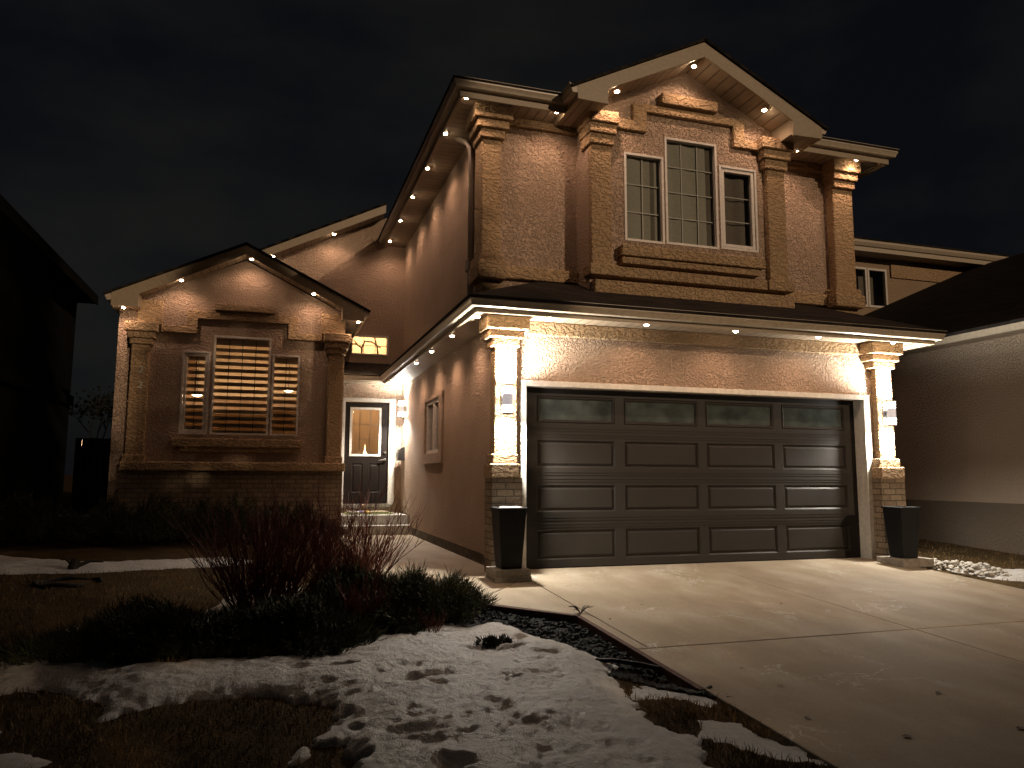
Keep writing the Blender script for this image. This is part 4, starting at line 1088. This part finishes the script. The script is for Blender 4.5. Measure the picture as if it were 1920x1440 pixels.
def dead_leaf(x, y, s, rz, label):
    m = MB(); n = 7; pts = []
    for i in range(n):
        t = i/(n-1); w_ = s*.36*math.sin(PI*t)**.8*(1+.3*math.sin(i*2.1)); c = s*.25*math.sin(t*3)
        pts.append(((t-.5)*s, w_, c*.05+.002+.02*s*abs(w_)/(s*.36)), )
    vs = [(p[0],p[1],p[2]) for p in pts]+[(p[0],-p[1]*.8,p[2]+.004) for p in pts]+[(p[0],0,.004) for p in pts]
    fs = [(i,i+1,2*n+i+1,2*n+i) for i in range(n-1)]+[(2*n+i,2*n+i+1,n+i+1,n+i) for i in range(n-1)]
    m.add(vs, fs); o = m.build('fallen_leaf', M['dead_leaf'], None, loc=(x,y,drive_z(y)+.003)); o.rotation_euler = (0,0,rz)
    tag(o, label, 'leaf', 'dead leaves lying on the driveway')
for x, y, s, rz, lab in [(.26,-3.82,.05,.2,'small dark dead leaf on the driveway just below the cross joint'),(.07,-4.71,.06,.5,'dead leaf on the driveway beside the dry grass edge'),(.41,-5.07,.085,-.2,'largest curled dead leaf low on the driveway concrete'),
                         (1.17,-4.56,.07,.4,'dead leaf alone in the middle of the lower driveway slab'),(1.12,-5.14,.08,.1,'dead leaf at the lower end of the driveway joint'),(1.85,-2.15,.06,.8,'dead leaf on the upper slab near the long joint'),
                         (-.03,-2.35,.06,1.2,'dead leaf by the corner of the timber edging'),(.28,-4.2,.05,-.5,'dead leaf on the lower slab beside the plastic edging end'),(.5,-1.9,.05,.3,'dead leaf on the upper slab opposite the walkway')]:
    dead_leaf(x, y, s*.62, rz, lab)
# little weed in the slab corner
m = MB()
for k in range(16):
    a = random.random()*2*PI; l = .06+.08*random.random(); m.tube([(0,0,0),(math.cos(a)*l*.5,math.sin(a)*l*.5,l*.5),(math.cos(a)*l,math.sin(a)*l,l*.55)], [.004,.003,.001], 4)
o = m.build('dry_weed', M['bark'], None, loc=(-.19,-2.08,drive_z(-2.1))); tag(o, 'withered weed in the slab corner where the two timber boards meet', 'weed')

# river stones heap by the far planter
def stone_mesh(k):
    bm = bmesh.new(); bmesh.ops.create_icosphere(bm, subdivisions=2, radius=1)
    r_ = random.Random(k); ax = (1, .65+.3*r_.random(), .42+.2*r_.random()); ph = [r_.random()*6 for _ in range(3)]
    for v in bm.verts:
        f = 1+.13*math.sin(v.co.x*2.3+ph[0])+.1*math.sin(v.co.y*2.9+ph[1])+.08*math.sin(v.co.z*3+ph[2])
        v.co = Vector((v.co.x*ax[0]*f, v.co.y*ax[1]*f, v.co.z*ax[2]*f))
    me = bpy.data.meshes.new('river_stone'); bm.to_mesh(me); bm.free(); me.materials.append(M['stone'])
    me.polygons.foreach_set('use_smooth', [True]*len(me.polygons)); return me
SM = [stone_mesh(k) for k in range(8)]
STP = [(5.35,-.10),(5.75,-.20),(6.05,-.55),(6.15,-.95),(5.85,-1.25),(5.45,-1.05),(5.20,-.72),(5.12,-.40)]
for x, y in scatter_in(STP, 190):
    s = .022+.024*random.random(); dpt = float(sdf(np.array([x]), np.array([y]), STP)[0])
    o = bpy.data.objects.new('river_stone', random.choice(SM)); COL.objects.link(o)
    o.location = (x, y, float(ground_z(x, y))+s*.4+min(dpt,.2)*.45*random.random()+.02); o.scale = (s,s,s); o.rotation_euler = (random.uniform(-.4,.4),random.uniform(-.4,.4),random.random()*6)
    tag(o, 'pale rounded river stone in the heap beside the far planter', 'stone', 'river stones heaped beside the far planter')

# ------------------------------------------------------------------ plants
def juniper(name, loc, rx, ry, h, n, label, up=.55, size=.13, cat='shrub', group=None, needle=1.0):
    cx, cy = loc; z0 = float(ground_z(cx, cy)); r = thing(name, label, cat, (cx,cy,z0), group=group)
    V, F = [], []; lim = MB(); off = 0
    nl = max(9, int(n/160))
    for k in range(nl):
        a = random.random()*2*PI; q = math.sqrt(random.random())
        e = Vector((rx*q*math.cos(a)*.85, ry*q*math.sin(a)*.85, h*(.35+.45*random.random())))
        lim.tube([(e.x*.08,e.y*.08,-.05),(e.x*.5,e.y*.5,e.z*.45),tuple(e)], [.014,.010,.004], 5)
    lobes = [(random.uniform(-.65,.65)*rx, random.uniform(-.65,.65)*ry, random.uniform(.75,1.15)) for _ in range(9)]
    P = np.zeros((n, 3)); D = np.zeros((n, 3))
    for i in range(n):
        a = random.random()*2*PI; q = random.random()**.55
        ex = 1+.22*math.sin(3*a+lobes[0][0]*9)+.14*math.sin(7*a+lobes[1][1]*9)
        x = rx*q*math.cos(a)*ex; y = ry*q*math.sin(a)*ex
        top = h*math.sqrt(max(.03, 1-(q*.96)**2))*(.50+.72*math.exp(-min((x-l[0])**2+(y-l[1])**2 for l in lobes)/(.035*rx*ry+.003)))
        z = top*(.25+.75*random.random()**.5)
        P[i] = (x, y, z)
        d_ = Vector((x/rx*(1-up)+random.uniform(-.45,.45), y/ry*(1-up)+random.uniform(-.45,.45), up*(.5+.8*random.random()))); d_.normalize(); D[i] = d_
    A = np.cross(D, rng.normal(size=(n, 3))); A /= np.linalg.norm(A, axis=1)[:,None]; B = np.cross(D, A)
    L_ = size*(.55+.9*rng.random(n)); W = (.0042*needle)*(.7+.6*rng.random(n))
    for k in range(9):
        t = .12+.88*k/8; side = (A if k % 2 == 0 else B)*(1 if k % 4 < 2 else -1)
        base = P+D*(L_*t*.75)[:,None]
        tip = base+(D*.8+side*(.9*(1-t*.75))) * (L_*.36)[:,None]
        wv = np.cross(D, side)*(W*(1.3-.6*t))[:,None]
        v = np.stack([base-wv, base+wv, tip], 1).reshape(-1, 3); f = np.arange(n*3).reshape(-1, 3)+off
        V.append(v); F.append(f); off += len(v)
    v = np.stack([P-A*(W*.7)[:,None], P+A*(W*.7)[:,None], P+D*(L_)[:,None]], 1).reshape(-1, 3); V.append(v); F.append(np.arange(n*3).reshape(-1,3)+off)
    o = np_mesh('foliage', np.concatenate(V), np.concatenate(F), M['juniper'], smooth=False); o.parent = r
    lim.build('stem', M['bark'], r)
    return r
G1 = 'junipers in the front bed'; G2 = 'low evergreens along the entry wing'
juniper('juniper_shrub', (-3.55,-2.12), .80, .62, .27, 3600, 'broad dark juniper at the snow edge below the bare red twigs', .5, .13, group=G1)
juniper('juniper_shrub', (-2.60,-2.22), .62, .50, .26, 3000, 'dark juniper in front of the red twig shrub, touching the wide snow sheet', .5, .13, group=G1)
juniper('juniper_shrub', (-1.55,-1.55), .60, .50, .27, 3000, 'feathery green juniper at the slanted walkway end', .55, .17, group=G1)
juniper('juniper_shrub', (-2.0,-1.0), .5, .6, .30, 2000, 'upright juniper behind the red twigs beside the walkway', .8, .15, group=G1)
juniper('evergreen_tuft', (-1.19,-2.86), .20, .15, .11, 1700, 'small round tuft poking through the middle of the snow', .55, .026, 'plant')
juniper('evergreen_tuft', (-1.72,-2.33), .11, .08, .09, 200, 'scraggly little tuft at the snow edge below the feathery juniper', .7, .07, 'plant')
for i, (x, y, a, b, h, lab) in enumerate([(-6.1,3.9,1.0,.8,.52,'low dark evergreen at the outer corner of the entry wing'),(-4.75,3.9,.95,.8,.54,'low dark evergreen under the house numerals'),
                                       (-3.55,3.9,.9,.8,.50,'low dark evergreen under the blinds window'),(-2.55,3.6,.75,.75,.46,'low dark evergreen before the wing brick corner')]):
    juniper('evergreen_shrub', (x, y), a, b, h, 2300, lab, .55, .17, group=G2, needle=1.5)

def dogwood(loc, n, label, sc=1.0):
    cx, cy = loc; r = thing('red_twig_shrub', label, 'shrub', (cx,cy,float(ground_z(cx,cy))))
    for part in range(2):
        m = MB()
        for k in range(n//2):
            a = random.random()*2*PI; b0 = .22*sc*math.sqrt(random.random())
            p = Vector((b0*math.cos(a), b0*math.sin(a), -.03)); lean = .08+.85*random.random()**1.2; a2 = a+random.uniform(-.6,.6)
            Lh = (.55+.68*random.random())*sc; d_ = Vector((math.cos(a2)*lean, math.sin(a2)*lean, 1)).normalized(); pts = [p.copy()]
            ns = 6
            for s in range(ns):
                d_ = (d_+Vector((random.uniform(-.21,.21), random.uniform(-.21,.21), .05))).normalized(); p = p+d_*(Lh/ns); pts.append(p.copy())
            w0 = .0042+.003*random.random()
            m.tube(pts, [w0*(1-.75*i/ns) for i in range(ns+1)], 5, caps=False)
            for tw in range(random.randint(2,6)):
                i = random.randint(2, ns-1); q = pts[i]; dd_ = (d_+Vector((random.uniform(-.8,.8),random.uniform(-.8,.8),random.uniform(-.1,.4)))).normalized(); l = (.12+.2*random.random())*sc
                m.tube([q, q+dd_*l*.5+Vector((0,0,.01)), q+dd_*l+Vector((random.uniform(-.03,.03),random.uniform(-.03,.03),.04))], [.003,.0022,.001], 4, caps=False)
        m.build('twigs' if part else 'stems', M['twig'], r)
    return r
dogwood((-2.85,-1.25), 230, 'bare red twig shrub rising above the junipers in the front bed')
dogwood((-2.10,-.70), 170, 'smaller bare red twig shrub reaching over the walkway before the steps')

dogwood((-2.05,-1.82), 60, 'short tangle of bare brown twigs at the snow edge between the junipers', .42)
dogwood((-1.62,-2.28), 22, 'little dead twig poking out of the snow below the feathery juniper', .25)
# tree ring and stump in the lawn
m = MB(); m.tube([(.30*math.cos(t*2*PI/28), .26*math.sin(t*2*PI/28), .02+.012*math.sin(t)) for t in range(25)], .022, 7)
o = m.build('garden_hose', M['plastic'], None, smooth=True, loc=(-4.8,.65,float(ground_z(-4.8,.65)))); tag(o, 'dark hose laid in an open ring on the lawn beyond the junipers', 'hose')
m = MB(); m.tube([(0,0,-.1),(0,0,.05),(.02,.02,.12)], [.07,.055,.05], 9); m.tube([(.02,0,.05),(.16,.05,.10),(.3,.02,.09)], [.03,.018,.006], 6); m.tube([(0,0,.06),(-.12,.08,.14)], [.02,.006], 6)
o = m.build('tree_stump', M['bark'], None, loc=(-4.93,1.45,float(ground_z(-4.93,1.45)))); tag(o, 'small cut stump between the back snow strip and the hose ring', 'stump')

# ------------------------------------------------------------------ neighbours
nl = thing('neighbour_house', 'unlit dark house silhouetted beside the entry wing', 'house', (-11,4,0), world=True)
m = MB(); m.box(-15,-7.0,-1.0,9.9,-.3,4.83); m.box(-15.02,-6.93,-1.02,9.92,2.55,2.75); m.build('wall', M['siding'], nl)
m = MB(); m.roof([(-6.6,-1.5,4.98),(-6.6,9.95,4.98),(-10.9,9.95,7.1),(-10.9,-1.5,7.1)], .12); m.roof([(-15.2,-1.5,4.98),(-10.9,-1.5,7.1),(-10.9,9.95,7.1),(-15.2,9.95,4.98)], .12); m.poly([(-15,9.9,4.7),(-7,9.9,4.7),(-10.9,9.9,7.0)]); m.poly([(-15,-1,4.7),(-7,-1,4.7),(-10.9,-1,7.0)]); m.build('roof', M['shingle'], nl)
m = MB(); m.box(-7.0,-6.62,-1.4,9.9,4.80,4.86); m.box(-6.62,-6.60,-1.45,9.93,4.78,4.96); m.build('eave', M['siding'], nl)

nr = thing('neighbour_house', 'grey stucco house with dark hip roof standing behind the stone heap', 'house', (12,5,0), world=True)
m = MB(); m.quad((8,-3,.70),(8,8,.70),(8,8,3.28),(8,-3,3.28)); m.quad((8,-3,-.4),(16,-3,-.4),(16,-3,3.28),(8,-3,3.28)); m.build('side_wall', M['stucco_grey'], nr)
m = MB(); m.box(7.985,8.1,-3.02,8,-.4,.70); m.build('base_course', M['stucco_base'], nr)
m = MB(); m.box(7.95,8.0,-3,8,3.03,3.27); m.build('frieze', M['stucco_grey'], nr, bevel=.01)
m = MB(); m.quad((7.62,-3.4,3.27),(8,-3.4,3.27),(8,8,3.27),(7.62,8,3.27)); m.build('soffit', SY, nr)
m = MB(); m.sweep([(7.62,8),(7.62,-3.4)], [(0,3.26),(.05,3.26),(.075,3.30),(.09,3.335),(.10,3.34),(.10,3.395),(.11,3.40),(0,3.40)]); m.build('gutter', M['gutter'], nr)
m = MB(); m.roof([(7.50,-3.5,3.40),(7.50,8.2,3.40),(16.5,8.2,7.18),(16.5,-3.5,7.18)], .05); m.build('roof', M['shingle'], nr)
m = MB(); m.wallY(8, 11.2, 16.55, 3, 7.1, [(12.05,12.62,5.72,6.83),(12.64,13.3,5.72,6.83)], .1); m.quad((16.55,8,3),(16.55,14,3),(16.55,14,7.1),(16.55,8,7.1)); m.quad((11.2,8,3),(11.2,8,7.1),(11.2,14,7.1),(11.2,14,3)); m.build('upper_wall', stucco('neighbour_upper_stucco', (.30,.22,.15), (.35,.26,.18), 26, .008), nr)
m = MB(); m.box(13.45,16.6,7.95,8.0,6.62,6.98); m.build('frieze', M['stucco_trim'], nr)
for a, b in ((12.05,12.62),(12.64,13.3)):
    m = MB(); w_ = .06
    for bx in ((a,a+w_,5.72,6.83),(b-w_,b,5.72,6.83),(a+w_,b-w_,5.72,5.72+w_),(a+w_,b-w_,6.83-w_,6.83)): m.box(bx[0],bx[1],7.97,8.06,bx[2],bx[3])
    f = m.build('window', M['frame'], nr)
    m = MB(); m.quad((a+w_,8.03,5.78),(b-w_,8.03,5.78),(b-w_,8.03,6.77),(a+w_,8.03,6.77)); q = m.build('pane', M['glass'], None); q.parent = f
m = MB(); m.box(11.9,13.5,8.3,8.33,5.4,7); m.build('curtain', M['drape'], nr)
m = MB(); m.quad((10.9,7.5,7.12),(17.1,7.5,7.12),(17.1,14,7.12),(10.9,14,7.12)); m.build('soffit', SX, nr)
m = MB(); m.sweep([(10.9,14),(10.9,7.5),(17.3,7.5),(17.3,14)], [(0,7.12),(.0,7.24),(.02,7.25),(.05,7.25),(.075,7.29),(.09,7.32),(.10,7.33),(.10,7.43),(.11,7.44),(-.02,7.44),(-.02,7.12)]); m.build('gutter', M['gutter'], nr)
m = MB(); m.roof([(10.75,7.36,7.44),(17.45,7.36,7.44),(14.1,10.7,8.55),(14.1,10.7,8.55)][:3], .04); m.roof([(10.75,7.36,7.44),(14.1,10.7,8.55),(14.1,14,8.55),(10.75,14,7.44)], .04); m.roof([(17.45,7.36,7.44),(17.45,14,7.44),(14.1,14,8.55),(14.1,10.7,8.55)], .04); m.build('roof', M['shingle'], nr)
n3 = thing('neighbour_house', 'farther dark roof edge showing past the stucco neighbour', 'house', (26,12,0), world=True)
m = MB(); m.box(21,32,9,18,0,7.2); m.build('wall', M['stucco_grey'], n3)
m = MB(); m.roof([(20.3,8.3,7.2),(32.7,8.3,7.2),(26.5,13.5,10.2)], .1); m.roof([(20.3,8.3,7.2),(26.5,13.5,10.2),(20.3,18.7,7.2)], .1); m.roof([(32.7,8.3,7.2),(32.7,18.7,7.2),(26.5,13.5,10.2)], .1); m.build('roof', M['shingle'], n3)
m = MB(); m.box(20.25,32.75,8.25,8.30,7.05,7.2); m.box(20.25,20.3,8.30,18.7,7.05,7.2); m.build('fascia', M['gutter'], n3)

# side-yard fence, distant tree and far lit porch between the houses
fe = thing('wooden_fence', 'dark board fence closing the gap between the two houses', 'fence', (-6.2,12.5,.2), world=True)
m = MB(); x = -7.4
while x < -5.0:
    m.box(x, x+.135, 12.5, 12.525, .0, 1.95+.02*random.random()); x += .142
m.build('boards', M['fence'], fe); m = MB(); m.box(-7.4,-5,12.53,12.57,.5,.6); m.box(-7.4,-5,12.53,12.57,1.6,1.7); m.build('rail', M['fence'], fe)

def bare_tree(name, loc, H, label, leafn):
    r = thing(name, label, 'tree', loc); t = MB(); tips = []
    def grow(p, d_, L_, w_, depth):
        q = p+d_*L_; mid = p+d_*L_*.5+Vector((random.uniform(-.06,.06),random.uniform(-.06,.06),0))*L_
        t.tube([p, mid, q], [w_, w_*.8, w_*.62], 6 if depth < 2 else 4, caps=False)
        if depth >= 5: tips.append(q); return
        for k in range(3 if depth < 3 else 2):
            nd = (d_+Vector((random.uniform(-.75,.75),random.uniform(-.75,.75),random.uniform(-.1,.5)))).normalized()
            grow(q, nd, L_*random.uniform(.62,.85), w_*.58, depth+1)
    grow(Vector((0,0,-.2)), Vector((.02,0,1)), H*.28, H*.02, 0)
    t.build('trunk', M['bark'], r)
    n = leafn; P = np.array([tips[i % len(tips)] for i in range(n)])+rng.normal(size=(n,3))*H*.05
    A = rng.normal(size=(n,3)); A /= np.linalg.norm(A,axis=1)[:,None]; B = np.cross(A, rng.normal(size=(n,3))); B /= np.linalg.norm(B,axis=1)[:,None]; s = H*.012*(.6+rng.random(n))[:,None]
    V = np.stack([P-A*s, P+B*s*.6, P+A*s, P-B*s*.6], 1).reshape(-1,3); F = np.arange(n*4).reshape(-1,4)
    o = np_mesh('crown', V, F, leafy('dark_leaves_'+name, (.010,.012,.008), (.03,.03,.02)), smooth=False); o.parent = r
    return r
bare_tree('garden_tree', (-8.3,21,.2), 4.6, 'dark sparse tree behind the fence between the houses', 1500)
pl = thing('porch_lamp', 'tiny warm lamp glowing far off above the fence', 'lamp', (-11.4,32,2.55))
m = MB(); m.lathe([(0,.16),(.12,.12),(.2,0),(.12,-.12),(0,-.16)], 12); m.build('globe', M['yard_glow'], pl); m = MB(); m.tube([(0,0,-3),(0,0,-.15)], .05, 8); m.build('post', M['black_metal'], pl)

# unseen spruces added behind the viewer to shade the entry wing and its lawn
def spruce(x, y, H, R, label):
    r = thing('added_spruce', label, 'tree', (x,y,-.7), group='unseen spruces added for shade')
    m = MB(); m.tube([(0,0,-.3),(0,0,H*.95)], [.2,.03], 8); m.build('trunk', M['bark'], r)
    n = 5200; h = 1-np.sqrt(rng.random(n)); h = .05+.95*h; a = rng.random(n)*2*PI; rr_ = R*(1-h)*(.3+.7*np.sqrt(rng.random(n)))
    P = np.stack([rr_*np.cos(a), rr_*np.sin(a), h*H-.15*rr_], 1); D = np.stack([np.cos(a), np.sin(a), -.25+0*a], 1); T = np.stack([-np.sin(a), np.cos(a), .3*rng.normal(size=n)], 1)
    s = (.18+.22*rng.random(n))[:,None]
    V = np.stack([P-T*s*.6, P+D*s*1.6, P+T*s*.6, P-D*s*.4], 1).reshape(-1,3)
    o = np_mesh('crown', V, np.arange(n*4).reshape(-1,4), M['juniper'], smooth=False); o.parent = r
spruce(5.3, -19, 17, 3.2, 'unseen spruce added for shade behind the camera, nearest the driveway side')
spruce(2.0, -18.5, 14.8, 3.1, 'unseen middle spruce added for shade behind the camera')
spruce(-.6, -19, 13.5, 2.9, 'unseen spruce added for shade behind the camera, farthest from the driveway')
# ------------------------------------------------------------------ camera
CAM = [0.30839544938883423, 0.12043300893597303, 0.004205588533672618, 1417.95, -2.854452, -8.425264, 1.0926775]
yaw, pitch, roll, fpx = CAM[:4]
f = Vector((math.sin(yaw)*math.cos(pitch), math.cos(yaw)*math.cos(pitch), math.sin(pitch)))
r0 = Vector((math.cos(yaw), -math.sin(yaw), 0)); u0 = r0.cross(f)
rr = r0*math.cos(roll)+u0*math.sin(roll); uu = -r0*math.sin(roll)+u0*math.cos(roll)
cd = bpy.data.cameras.new('camera'); cam = bpy.data.objects.new('camera', cd); COL.objects.link(cam)
cd.sensor_width = 36; cd.lens = fpx*36/1920; cd.clip_end = 2000; cd.clip_start = .05
mw = Matrix((( rr.x, uu.x, -f.x, CAM[4]), (rr.y, uu.y, -f.y, CAM[5]), (rr.z, uu.z, -f.z, CAM[6]), (0,0,0,1)))
cam.matrix_world = mw
S.camera = cam

# ------------------------------------------------------------------ night sky and the low warm light from the street side
SUN_AZ, SUN_EL = math.radians(20), math.radians(16)
sun = bpy.data.lights.new('sun', 'SUN'); so = bpy.data.objects.new('sun', sun); COL.objects.link(so)
sun.energy = 1.0; sun.color = (1,.71,.46); sun.angle = math.radians(.6)
tol = Vector((math.sin(SUN_AZ)*math.cos(SUN_EL), -math.cos(SUN_AZ)*math.cos(SUN_EL), math.sin(SUN_EL)))
so.rotation_euler = tol.to_track_quat('Z', 'Y').to_euler(); so.location = (8,-14,8)
W = bpy.data.worlds.new('World'); S.world = W; W.use_nodes = True
nt = W.node_tree.nodes; L = W.node_tree.links; bg = nt['Background']
sky = nt.new('ShaderNodeTexSky'); sky.sky_type = 'NISHITA'; sky.sun_disc = False; sky.sun_elevation = SUN_EL; sky.sun_rotation = PI-SUN_AZ
tc = nt.new('ShaderNodeTexCoord'); mp = nt.new('ShaderNodeMapping'); mp.inputs['Scale'].default_value = (1,1,2.2); L.new(tc.outputs['Generated'], mp.inputs['Vector'])
cn = N(nt, 'ShaderNodeTexNoise', Scale=2.1, Detail=5.0, Roughness=.55); L.new(mp.outputs[0], cn.inputs['Vector'])
cl = ramp(nt, L, cn.outputs['Fac'], [(.38, (.0024,.0026,.0036)), (.62, (.0070,.0067,.0061))])
sc_ = nt.new('ShaderNodeMix'); sc_.data_type = 'RGBA'; sc_.blend_type = 'ADD'; sc_.inputs[0].default_value = 1
sk = nt.new('ShaderNodeVectorMath'); sk.operation = 'SCALE'; sk.inputs['Scale'].default_value = .00025; L.new(sky.outputs[0], sk.inputs[0])
L.new(cl, sc_.inputs[6]); L.new(sk.outputs[0], sc_.inputs[7]); L.new(sc_.outputs[2], bg.inputs['Color']); bg.inputs['Strength'].default_value = 1.0

S.view_settings.view_transform = 'Standard'; S.view_settings.look = 'None'; S.view_settings.exposure = .2; S.view_settings.gamma = 1
S.render.engine = 'CYCLES'
S.cycles.use_denoising = True; S.cycles.max_bounces = 6; S.cycles.diffuse_bounces = 3; S.cycles.transparent_max_bounces = 12; S.cycles.sample_clamp_indirect = 4; S.cycles.use_light_tree = True
S.cycles.caustics_reflective = False; S.cycles.caustics_refractive = False
